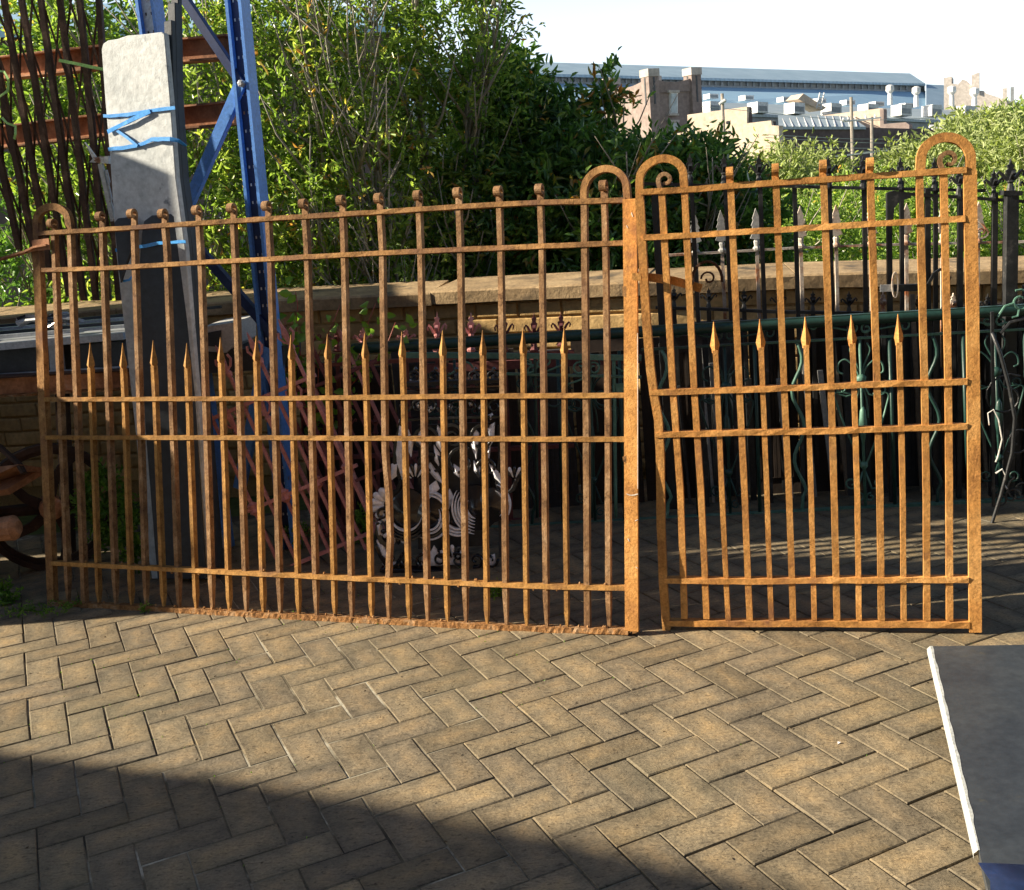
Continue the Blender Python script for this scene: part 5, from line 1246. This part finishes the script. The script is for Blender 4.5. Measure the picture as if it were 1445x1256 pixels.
# ================================================================== RIGHT: green railings, black spear railings, cream railing
def green_railing():
    P = Plane(Vector((.3, 4.92, 0)), Vector((1, -.135, 0))); n = P.n; g, gp = M['green'], M['green_pale']
    t = thing('green_railing', P.at(900, 735), 'long dark green wrought iron balustrade with scrolls and wavy bars behind both gates', 'railing')
    top = lambda x: 492 - (x - 500) * .0582
    sec = lambda x: 493.5 - (x - 902) * .0535
    bot = lambda x: 733 - (x - 902) * .054
    one(lambda q: q.tube(densify([P.at(x, top(x)) for x in (497, 800, 1100, 1400, 1560)], .2), .025, 10), 'handrail', g, t, smooth=True)
    one(lambda q: q.sweep([P.at(x, top(x) - 6.5) for x in (500, 1000, 1560)], n, .008, .03), 'handrail_cap', g, t)
    bar(P, [(905, sec(905)), (1560, sec(1560))], 'rail', g, t, .010, .02, 0, .05, .2)
    bar(P, [(540, bot(540)), (905, bot(905)), (1560, bot(1560))], 'bottom_rail', gp, t, .013, .028, 0, .05, .2)
    px = (P.at(1101, 600) - P.at(1100, 600)).length
    def tb(pts, r, name, mat, parent): return one(lambda q: q.tube(smooth(pts, 4) if 3 <= len(pts) < 12 else pts, r, 6), name, mat, parent, smooth=True)
    for k in range(-2, 4):
        xo = 1022 + 191 * k
        s = 1.0
        def A(dx, y): return P.at(xo + dx + (y - 480) * .035, y + (0 if True else 0))
        yo = (xo - 1022) * -.054
        yy = lambda y: y + yo
        gg = g if k in (0, 2, -1, -2) else gp
        if k >= 0 or k == -1:
            # scrolls between the two top rails
            if k >= 0:
                for sgn in (-1, 1):
                    tb([A(sgn * 6, yy(478)), A(sgn * 30, yy(474)), A(sgn * 52, yy(462 + 8))] + spiral(A(sgn * 64, yy(470)), 9 * px, 3 * px, 0 if sgn < 0 else math.pi, 1.1 * -sgn, P.r, P.u, 14), .0045, 'scroll', gp if xo > 1150 else g, t)
                    tb(spiral(A(sgn * 10, yy(474)), 8 * px, 2.5 * px, 1.5, 1.1 * sgn, P.r, P.u, 12), .0045, 'scroll', gp if xo > 1150 else g, t)
        # ornament: spindle with curled leaves
        o = tb([A(0, yy(487)), A(0, yy(735) - 3)], .007, 'spindle', gg, t)
        one(lambda q: q.lathe(A(0, yy(640)), P.u, [(0, .004), (30 * px, .020), (52 * px, .014), (60 * px, .004)], 8), 'bulb', gg, o, smooth=True)
        one(lambda q: q.lathe(A(0, yy(552)), P.u, [(0, .010), (4 * px, .022), (10 * px, .024), (14 * px, .010)], 8), 'collar', gg, o, smooth=True)
        one(lambda q: q.lathe(A(0, yy(672)), P.u, [(0, .008), (4 * px, .018), (8 * px, .018), (11 * px, .008)], 8), 'collar', gg, o, smooth=True)
        for sgn in (-1, 1):
            tb([A(sgn * 2, yy(545)), A(sgn * 7, yy(530)), A(sgn * 20, yy(518)), A(sgn * 30, yy(522)), A(sgn * 32, yy(534)), A(sgn * 25, yy(538))], .0045, 'leaf_scroll', gg, o)
            tb([A(sgn * 1, yy(545)), A(sgn * 5, yy(525)), A(sgn * 14, yy(505)), A(sgn * 10, yy(494))], .004, 'leaf_scroll', gg, o)
            tb([A(sgn * 2, yy(552)), A(sgn * 10, yy(566)), A(sgn * 22, yy(570))] + spiral(A(sgn * 27, yy(560)), 8 * px, 2.5 * px, -1.6, 1.1 * sgn, P.r, P.u, 12), .0045, 'leaf_scroll', gg, o)
            tb([A(sgn * 16, yy(566)), A(sgn * 37, yy(565)), A(sgn * 34, yy(585)), A(sgn * 24, yy(615)), A(sgn * 10, yy(650)), A(sgn * 2, yy(668))], .0045, 'leaf_scroll', gg, o)
            tb([A(sgn * 1, yy(552)), A(sgn * 7, yy(575)), A(sgn * 8, yy(600))], .004, 'leaf_scroll', gg, o)
            tb([A(sgn * 2, yy(676)), A(sgn * 10, yy(700))] + spiral(A(sgn * 19, yy(692)), 9 * px, 3 * px, -2.2 if sgn > 0 else -.9, 1.1 * sgn, P.r, P.u, 12), .0045, 'leaf_scroll', gg, o)
            tb(spiral(A(sgn * 8, yy(712)), 7 * px, 2 * px, 1.5, 1.1 * sgn, P.r, P.u, 12), .004, 'leaf_scroll', gg, o)
        # straight and wavy bars
        for dx, wavy in ((42, 0), (101, 1), (146, 0)):
            y0, y1 = sec(xo + dx), bot(xo + dx)
            if not wavy: pts = [A(dx, y0), A(dx, y1)]
            else: pts = [A(dx + 8 * math.sin(i / 24 * math.pi * 5) * (1 if i < 22 else .3), y0 + (y1 - y0) * i / 24) for i in range(25)]
            tb(pts, .0085 if not wavy else .008, 'wavy_bar' if wavy else 'bar', gp if wavy and k in (0, -1) else g, t)
    # second, lower panel in front, left half
    Q = Plane(Vector((.0, 4.80, 0)), Vector((1, -.10, 0)))
    t2 = thing('green_railing', Q.at(780, 700), 'shorter faded green scrollwork panel under the handrail, between the black ornament and the post', 'railing')
    px = (Q.at(801, 600) - Q.at(800, 600)).length
    bar(Q, [(566, 501), (740, 502), (905, 505)], 'rail', M['green_pale'], t2, .024, .02, 0, .04, .15)
    bar(Q, [(700, 527), (905, 532)], 'rail', gp, t2, .010, .02, 0, .04, .15)
    for (x, y, r, a, tr) in ((655, 520, 12, 0, .6), (745, 515, 14, .3, -1.1), (770, 508, 11, 2, 1.0), (818, 520, 11, 0, 1.3), (838, 520, 10, 3, -1.3), (752, 525, 9, 1, 1.1), (735, 540, 9, 1, -1.2), (758, 540, 9, 2, 1.2), (780, 562, 16, 1, -1.2), (812, 570, 14, 2, 1.2), (850, 560, 16, .4, -1.1)):
        tb(spiral(Q.at(x, y), r * px, r * px * .3, a, tr, Q.r, Q.u, 16), .0048, 'scroll', gp if y < 530 else g, t2)
    for x in (652, 755, 832, 866):
        tb([Q.at(x, 503), Q.at(x + 1, 560), Q.at(x + 3, 730)], .008, 'bar', gp if x == 866 else g, t2)
    for (a, b) in (((650, 519), (632, 530)), ((770, 520), (740, 512)), ((800, 512), (772, 524)), ((866, 516), (885, 528)), ((829, 532), (795, 545))):
        tb([Q.at(*a), Q.at(*b)], .005, 'scroll', gp, t2)
    one(lambda q: q.poly([Q.at(x, y, .01) for x, y in ((868, 542), (881, 541), (883, 552), (870, 556))], Q.n * -.01), 'lock_plate', gp, t2)
    # rust-red board and grey bars stored behind the green panel
    for i, (x0, x1, y, hgt, mat, lab) in enumerate(((600, 905, 520, .02, M['maroon'], 'dull red iron channel lying level behind the faded green panel'), )):
        R_ = Plane(Vector((0, 5.05, 0)), (1, -.1, 0))
        o = one(lambda q: q.sweep([R_.at(x0, y), R_.at(x1, y - 14)], R_.n, .04, .03, .04), 'iron_channel', mat, None); props(o, lab, 'iron channel')
green_railing()

def spear_fences():
    P = Plane(Vector((.3, 5.06, 0)), Vector((1, -.12, 0))); n = P.n; k = M['black']
    t = thing('black_railing', P.at(1100, 700), 'tall black spear railing with leafy finials standing above the green balustrade', 'railing')
    railA = [(905, 259), (1000, 262), (1120, 263), (1240, 266), (1390, 269)]
    bar(P, railA, 'rail', k, t, .014, .03, 0, .08, .1)
    def zbot(x, y): 
        a = P.at(x, y); d = P.at(x + (y * 0) + 5, y + 100) - a; return a + d * (a.z / (-d.z)) if d.z < 0 else a
    def down(Pl, x, y, w, d, mat, par, name='bar', zend=.0):
        a = Pl.at(x, y); b = Vector((a.x, a.y, zend)) + Pl.r * .0
        return one(lambda q: q.sweep([b, a], Pl.n, w, d, .05), name, mat, par)
    for i, x in enumerate((975, 1023, 1072, 1121, 1170, 1219, 1272, 1320)):
        yr = at_x(railA, x)
        down(P, x, yr - (12 if i != 3 else 0), .018, .018, k, t)
        if i != 3: fleur(P, x - 1.5, yr + 2, yr - 45, t, k, 0, 12)
    down(P, 924, 268, .036, .036, k, t, 'post')
    for x in (1247, 1254):
        pass
    # adjoining black gate leaf with ornate hinge corner
    Q = Plane(Vector((.3, 4.98, 0)), Vector((1, -.12, 0)))
    g = thing('black_gate', Q.at(1350, 700), 'black iron gate leaf with ornate corner bracket and long bolt, far right', 'gate')
    rb = [(1256, 272), (1300, 275), (1350, 278), (1470, 286)]
    bar(Q, rb, 'rail', k, g, .014, .03, 0, .08, .1)
    down(Q, 1254, 272, .022, .022, k, g, 'stile')
    one(lambda q: q.poly([Q.at(x, y, .015) for x, y in ((1252, 272), (1262, 269), (1284, 272), (1286, 279), (1270, 284), (1262, 294), (1260, 316), (1252, 316))], Q.n * -.02), 'corner_bracket', k, g)
    for i, x in enumerate((1309, 1355, 1404, 1455)):
        yr = at_x(rb, x); down(Q, x, yr - 10, .022, .022, k, g)
        if i: fleur(Q, x - 1.5, yr, yr - 43, g, k, 0, 12)
    b = one(lambda q: q.sweep([Q.at(1242, 407, .03), Q.at(1308, 405, .03)], Q.n, .030, .02, .05), 'bolt', M['black'], g)
    one(lambda q: q.sweep([Q.at(1242, 407, .045), Q.at(1261, 406, .045)], Q.n, .031, .006, .02), 'bolt_end', M['concrete'], b)
    one(lambda q: q.sweep(arc(Q.at(1263, 402, .05), .012, .055, 0, 2 * math.pi, 16, Q.r, Q.u), Q.n, .005, .01), 'ring', M['cream_rust'], b)
    one(lambda q: q.sweep([Q.at(x, y, .03) for x, y in ((1308, 404), (1313, 395), (1318, 386), (1327, 380), (1336, 384), (1340, 392), (1337, 398))], Q.n, .012, .012, .05), 'handle', M['black'], b)
    # corner post
    R_ = Plane(Vector((.3, 4.95, 0)), Vector((1, -.12, 0)))
    p = thing('corner_post', R_.at(1427, 700), 'thick square black iron post with a tall crown finial near the right edge', 'post')
    down(R_, 1427, 275, .050, .050, k, p, 'shaft')
    fleur(R_, 1426, 278, 224, p, k, 0, 17)
    bar(R_, [(1413, 272), (1440, 273)], 'collar', k, p, .02, .06, 0, .02)
    # small white scroll bracket hanging by the post
    s = thing('scroll_bracket', R_.at(1392, 320), 'pale rusty scroll bracket hanging between the right gate and the black post', 'bracket')
    one(lambda q: q.sweep([R_.at(1379, 310, .05), R_.at(1388, 318, .05), R_.at(1394, 327, .05)] + spiral(R_.at(1385, 328, .05), .028, .008, 0, -1.2, R_.r, R_.u, 16), R_.n, .006, .012), 'scroll', M['cream_rust'], s)
    # low black fence behind
    L = Plane(Vector((.3, 5.22, 0)), Vector((1, -.12, 0)))
    lo = thing('low_black_railing', L.at(1150, 600), 'low black railing with small finials in front of the brick wall, behind the tall one', 'railing')
    rl = [(925, 434), (1000, 436), (1100, 440), (1227, 442), (1460, 447)]
    bar(L, rl, 'rail', k, lo, .014, .03, 0, .05, .15)
    for i, x in enumerate((951, 1000, 1050, 1098, 1147, 1198, 1246, 1296, 1345, 1394, 1440)):
        yr = at_x(rl, x); down(L, x, yr, .02, .02, k, lo); fleur(L, x, yr + 2, yr - 31, lo, k if i not in (6, 8) else M['cream_rust'], 0, 10)
    # cream and rust railing furthest back
    C = Plane(Vector((.3, 5.32, 0)), Vector((1, -.12, 0)))
    c = thing('cream_railing', C.at(1150, 560), 'rusty cream painted railing with tall tree shaped finials, rearmost of the stored railings', 'railing')
    rc = [(930, 361), (1030, 355), (1120, 350), (1227, 346), (1445, 341), (1500, 340)]
    bar(C, rc, 'rail', M['cream_rust'], c, .011, .02, 0, .1, .1)
    for i, x in enumerate((982, 1019, 1068, 1130, 1180, 1229, 1279, 1330, 1380)):
        yr = at_x(rc, x); down(C, x, yr, .016, .012, M['cream_rust'], c)
        q = MB(); a = C.at(x, yr); px = (C.at(x + 1, yr) - a).length; U = C.u
        q.lathe(a, U, [(0, 5 * px), (3 * px, 6 * px), (6 * px, 3.5 * px), (12 * px, 4.5 * px), (15 * px, 3 * px)], 8)
        H_ = 44 * px
        q.poly([a + U * (15 * px + H_ * h) + C.r * (px * s) for h, s in ((0, -2), (.05, -9), (.2, -6), (.25, -8), (.42, -5), (.46, -7), (.62, -4), (.68, -5), (1, 0), (.68, 5), (.62, 4), (.46, 7), (.42, 5), (.25, 8), (.2, 6), (.05, 9), (0, 2))], C.n * .012)
        q.part('finial', M['cream_rust'] if i not in (0, 1, 2) else M['concrete'], c)
    # dark stored bars between the fences: a rack of loose balusters
    D = Plane(Vector((.3, 5.15, 0)), Vector((1, -.12, 0)))
    st = thing('baluster_stack', D.at(1150, 700), 'loose grey iron balusters standing in a row in the shade against the brick wall', 'iron bars')
    x = 940
    while x < 1560:
        w = rnd.uniform(.012, .03); h = rnd.uniform(.55, .95)
        a = D.at(x, 600); mt = rnd.choice([M['black'], M['steel_dark'], M['steel_dark'], M['timber'], M['concrete'], M['black']])
        one(lambda q: q.sweep([(a.x + rnd.uniform(-.01, .05), a.y - .03, 0), (a.x, a.y + rnd.uniform(-.03, .03), h)], D.n, w, .02, .05), 'baluster', mt, st)
        x += rnd.uniform(14, 34)
    # old doors and boards stacked on edge against the wall
    G_ = Plane(Vector((.3, 5.24, 0)), Vector((1, -.12, 0)))
    bx = [(425, 482, .80, 'dark_wood'), (484, 560, .76, 'dark_wood'), (562, 640, .84, 'steel_dark'), (642, 735, .80, 'dark_wood'), (737, 812, .78, 'steel_dark'), (814, 905, .84, 'dark_wood'), (907, 985, .80, 'dark_wood'), (987, 1060, .86, 'steel_dark'), (1062, 1128, .82, 'dark_wood'), (1130, 1250, .84, 'dark_wood'), (1252, 1330, .80, 'steel_dark'), (1332, 1440, .84, 'dark_wood'), (1442, 1560, .8, 'dark_wood')]
    labs = ['leftmost, beside the climbing vine', 'second from the vine', 'left behind the black ornament', 'right behind the black ornament', 'just right of the black ornament', 'behind the thick post of the long gate', 'left behind the orange gate', 'behind the first green spindle', 'behind the first wavy bar of the orange gate', 'wide one, behind the second green spindle', 'behind the second wavy green bar', 'behind the right post of the orange gate', 'rightmost, at the edge of the photograph']
    for (x0, x1, h, mt), lb in zip(bx, labs):
        a = G_.at(x0, 600); b2 = G_.at(x1 - 2, 600); a.z = b2.z = 0; o_ = rnd.uniform(-.02, .02); nn = G_.n
        bd = thing('old_door', (a + b2) / 2, 'dark old door stacked on edge against the wall, ' + lb, 'door', 'dark doors stacked against the wall')
        one(lambda q: q.poly([a + nn * (.04 + o_), b2 + nn * (.04 + o_), b2 + nn * (-.01 + o_) + Vector((0, 0, h)), a + nn * (-.01 + o_) + Vector((0, 0, h))], nn * -.03), 'door_leaf', M[mt], bd)
        w_ = (b2 - a); 
        for (u0, u1, v0, v1) in ((.12, .46, .1, .9), (.54, .88, .1, .9)):
            A0 = a + w_ * u0; A1 = a + w_ * u1
            f = lambda P0, v: P0 + nn * (.043 - .05 * v + o_) + Vector((0, 0, h * v))
            one(lambda q: q.sweep([f(A0, v0), f(A1, v0), f(A1, v1), f(A0, v1)], nn, .014, .010, 0, closed=True), 'moulding', M[mt], bd)
    # bent black rod and twisted wire at the right edge
    E_ = Plane(Vector((.3, 4.6, 0)), Vector((1, -.12, 0)))
    o = one(lambda q: q.tube(densify([E_.at(x, y) for x, y in ((1400, 470), (1412, 500), (1424, 545), (1432, 590), (1428, 640), (1412, 700), (1396, 750), (1383, 795))], .05), .0075, 6), 'bent_rod', M['black'], None, smooth=True); props(o, 'bent black iron rod leaning at the right edge beyond the gate post', 'rod')
    o = one(lambda q: q.tube([E_.at(x, y) for x, y in ((1396, 600), (1394, 583), (1402, 578), (1409, 592), (1414, 620), (1408, 645), (1405, 652))], .003, 5), 'loose_wire', M['white_paint'], None); props(o, 'thin pale bent wire hanging by the black rod at the right', 'wire')
    o = one(lambda q: q.tube([E_.at(x, y) for x, y in ((1405, 668), (1414, 662), (1420, 673), (1417, 684), (1421, 690))], .004, 5), 'loose_wire', M['white_paint'], None); props(o, 'short white twisted wire low beside the black rod', 'wire')
    F = Plane(Vector((.3, 4.72, 0)), Vector((1, -.12, 0)))
    s = thing('wrought_iron_scrollwork', F.at(1430, 480), 'dark wrought scroll piece hooked over the green handrail at the right edge', 'ironwork')
    one(lambda q: q.tube([F.at(x, y) for x, y in ((1408, 447), (1418, 432), (1430, 428), (1438, 436), (1436, 446), (1428, 448))], .005, 6), 'scroll', M['green_pale'], s)
    one(lambda q: q.tube([F.at(x, y) for x, y in ((1412, 470), (1425, 455), (1445, 450), (1480, 448))], .007, 6), 'scroll', M['black'], s)
    one(lambda q: q.tube(spiral(F.at(1440, 425), .05, .015, 2, -1.2, F.r, F.u, 16), .005, 6), 'scroll', M['green_pale'], s)
    for (x, y, r, a) in ((1420, 560, 34, 1), (1428, 700, 12, 0), (1412, 705, 11, 3), (1440, 690, 20, 2), (1436, 620, 22, 4)):
        one(lambda q: q.tube(spiral(F.at(x, y), r * .003, r * .001, a, 1.1, F.r, F.u, 16), .0045, 6), 'scroll', M['black'], s)
    # mesh-like dark storage frame at the right edge
    one(lambda q: q.sweep([F.at(1400, 440), F.at(1402, 715)], F.n, .012, .012), 'side_bar', M['black'], s)
spear_fences()

# ================================================================== FOREGROUND SLATE, PLANTS, LITTER
def slate_table():
    z = .12
    a = onz(1311, 912, z); b = onz(1378, 1200, z); c = onz(1392, 1262, z)
    right = onz(1500, 909, z); d = (b - a).normalized(); back = (right - a).normalized()
    t = thing('slate_table_top', a, 'big dark slate billiard slab with a pale chipped edge, lying low at the bottom right', 'slate slab')
    th = .022; n_ = 26
    # ragged left edge
    L = (c - a).length + .5
    left = [a + d * (L * i / n_) + back * (rnd.uniform(0, .001) + .004) for i in range(n_ + 1)]
    outline = left + [left[-1] + back * 1.3, a + back * 1.3]
    one(lambda q: q.poly(outline, (0, 0, -th)), 'slab', M['slate_top'], t)
    # pale cut edge strip, bevelled
    q = MB(); vs = []
    m_ = 40; Le = (b - a).length
    for i in range(m_ + 1):
        p = a + d * (Le * i / m_); w = .006 + .0012 * math.sin(i * 1.3) + rnd.uniform(-.0006, .0006) if i < m_ - 4 else .003
        vs += [p + back * (.004 + w) + Vector((0, 0, .0008)), p + back * .003 + Vector((0, 0, .0008)), p - back * .006 + Vector((0, 0, -.008)), p - back * .005 + Vector((0, 0, -th))]
    q.add(vs, [(4 * i + k, 4 * i + k + 1, 4 * i + 5 + k, 4 * i + 4 + k) for i in range(m_) for k in range(3)]); q.part('cut_edge', M['slate_edge'], t)
    for u in (.12, .75):
        p = a + d * (1.3 * u) + back * .12
        tb = one(lambda q: q.box(p + back * .55 + Vector((0, 0, .048 - z)), back * .5, d * .045, (0, 0, .048)), 'timber_bearer', M['timber'], None)
        props(tb, 'short timber bearer under the %s end of the big slate slab' % ('far' if u < .5 else 'near'), 'timber')
    # blue plastic sheet over its near end
    v = MB(); nx, ny = 14, 8; p0 = onz(1380, 1222, z); vs = []
    for j in range(ny + 1):
        for i in range(nx + 1):
            p = p0 + back * (i / nx * .9 + .015 * math.sin(j * 1.3)) + d * (j / ny * .5 + .012 * math.sin(i * 1.1) - .03 * i / nx)
            vs.append(p + Vector((0, 0, .006 + .004 * math.sin(i * 1.7 + j * 2.1))))
    v.add(vs, [(j * (nx + 1) + i, j * (nx + 1) + i + 1, (j + 1) * (nx + 1) + i + 1, (j + 1) * (nx + 1) + i) for j in range(ny) for i in range(nx)])
    bm_ = weathered('blue_plastic_sheet', [(.3, (.008, .018, .05)), (.7, (.015, .03, .09))], 12, .4, .2, 30)
    o = link('plastic_sheet', v.mesh('plastic_sheet', bm_, smooth=True, fix=False)); so = o.modifiers.new('t', 'SOLIDIFY'); so.thickness = .002
    props(o, 'wrinkled dark blue plastic sheet on the near end of the big slate slab', 'plastic sheet')
slate_table()

def one_leaf_mesh(name, mat, w=.6):
    me = leaf_mesh(name, np.array([[0., 0, 0]]), np.array([[0., 1, 0]]), np.array([1.]), np.array([.5]), mat, w, .1); return me
def vine():
    t = thing('climbing_vine', W3(430, 520, 5.0), 'leafy green vine with a red stem climbing beside the blue rack upright', 'vine')
    st = MB(); LM = [one_leaf_mesh('leaf', M['weed'], .62) for _ in range(1)]
    stems = [[(425, 640, 5.0), (428, 520, 4.95), (418, 470, 4.9), (420, 430, 4.88), (417, 412, 4.88)], [(445, 640, 5.0), (450, 500, 4.95), (470, 455, 4.9), (480, 430, 4.9)], [(470, 620, 5.05), (508, 500, 4.95), (518, 460, 4.92), (530, 428, 4.9)], [(430, 600, 5), (405, 500, 4.9), (402, 450, 4.88)], [(480, 560, 5), (545, 490, 4.95), (558, 455, 4.95)]]
    leaves = []
    for s in stems:
        pts = densify([W3(q[0], q[1], q[2] + .13) for q in s], .05); st.tube(pts, 0, 5, [.004 - .002 * i / len(pts) for i in range(len(pts))])
        for p in pts[2:]:
            for _ in range(3):
                leaves.append(p + Vector((rnd.uniform(-.07, .07), rnd.uniform(-.09, .02), rnd.uniform(-.03, .05))))
    red = weathered('red_vine_stem', [(.3, (.3, .06, .04)), (.7, (.45, .12, .08))], 30, .6, 0)
    st.part('stem', red, t, smooth=True)
    for i, p in enumerate(leaves[:230]):
        o = bpy.data.objects.new('leaf', LM[0]); COL.objects.link(o); o.parent = t
        s = rnd.uniform(.035, .075)
        o.location = p - t.location; o.rotation_euler = (rnd.uniform(-1.0, .5), rnd.uniform(-.6, .6), rnd.uniform(0, 6.28)); o.scale = (s, s, s)
vine()
def weed(x, y, Yd, hw, hh, n, lab, mat='weed', leaf=.035):
    c = Vector(W3(x, y, Yd)); s = Yd / FL
    t = thing('weed', (c.x, c.y, 0), lab, 'weed', None)
    pts, ow = blob_points([((c.x, c.y, c.z), (hw * s, max(hw * s * .5, .03), hh * s))], n)
    pts[:, 2] = np.abs(pts[:, 2]) + .004
    P_, D, Z, T = sprays(pts, 6, leaf * 1.8, leaf, up=.9, outward=ow * .4, tipred=.01)
    link('foliage', leaf_mesh('foliage', P_, D, Z, T, M[mat], .4), t)
    st = MB()
    for i in range(5):
        st.tube([(c.x + rnd.uniform(-.02, .02), c.y, 0), (c.x + rnd.uniform(-1, 1) * hw * s * .6, c.y, max(.02, c.z + hh * s * .7))], .003, 4)
    st.part('stem', M['weed'], t)
weed(150, 720, 5.0, 42, 62, 240, 'tall sunlit weeds growing against the wall behind the left end of the long gate')
weed(185, 770, 4.75, 22, 30, 70, 'small clump of weeds in front of the taller ones, left of the slates', leaf=.03)
weed(508, 748, 4.9, 16, 22, 60, 'small sunlit weed between the red railing panels and the black ornament', leaf=.03)
weed(420, 752, 4.9, 22, 10, 50, 'low moss tuft behind the pink railing panel', leaf=.02)
weed(701, 838, 4.05, 8, 9, 22, 'tiny weed on the shaded paving just behind the long gate', leaf=.02)
weed(8, 845, 4.5, 14, 18, 40, 'weed tuft at the left edge below the cast iron wheel', leaf=.03)
weed(205, 861, 4.25, 9, 3, 16, 'flat little weed in a paving joint under the long gate', leaf=.014)
weed(60, 868, 4.35, 60, 2.5, 90, 'strip of moss and grass on the paving below the wheel', leaf=.014)
def litter():
    p = onz(1182, 1051, .002)
    o = one(lambda q: q.poly([p + Vector(v) for v in ((0, 0, 0), (.009, .002, .004), (.011, .008, .002), (.002, .007, .005))], (0, 0, .0015)), 'paper_scrap', M['litter'], None); props(o, 'tiny white paper scrap on the sunlit paving left of the slate slab', 'litter')
    # fallen leaf bits and grit over the paving
    N = 900; xs = npr.uniform(-2.4, 2.2, N); ys = npr.uniform(1.9, 5.2, N)
    P_ = np.stack([xs, ys, np.full(N, .002)], 1); a = npr.uniform(0, 6.28, N); D = np.stack([np.cos(a), np.sin(a), npr.uniform(0, .15, N)], 1)
    dm = weathered('dry_leaf_bits', [(.3, (.05, .035, .02)), (.7, (.2, .14, .07))], 30, .9, 0)
    o = link('fallen_leaf_bits', leaf_mesh('fallen_leaf_bits', P_, D, npr.uniform(.003, .011, N), np.full(N, .5), dm, .4)); props(o, 'scattered dry leaf crumbs over the paving', 'leaf litter', None, 'stuff')
    # moss in the joints near the gate foot
    N = 2600; k = npr.randint(-12, 34, N); u = npr.uniform(-6, 26, N)
    ab = np.where(npr.rand(N) < .5, 0, 1)
    A_ = np.where(ab == 0, k, u); B_ = np.where(ab == 0, u, k % 23)
    XY = LO[None] + A_[:, None] * LA[None] + B_[:, None] * LB[None]
    keep = (XY[:, 1] > 1.9) & (XY[:, 1] < 4.9) & (np.abs(XY[:, 0]) < 2.4) & (npr.rand(N) < np.clip((XY[:, 1] - 2.2) / 2.2, .15, 1))
    nn = np.sin(XY[:, 0] * 4.1 + 1) * np.cos(XY[:, 1] * 3.7) > .05
    XY = XY[keep & nn]; n = len(XY)
    P_ = np.concatenate([XY + npr.normal(size=(n, 2)) * .0015, np.full((n, 1), -.004)], 1); D = npr.normal(size=(n, 3)) * .6 + np.array([0, 0, .8]); D /= np.linalg.norm(D, axis=1)[:, None]
    o = link('joint_moss', leaf_mesh('joint_moss', P_, D, npr.uniform(.004, .009, n), npr.rand(n) * .6, M['weed'], .6)); props(o, 'little tufts of moss in the paving joints', 'moss', None, 'stuff')
litter()
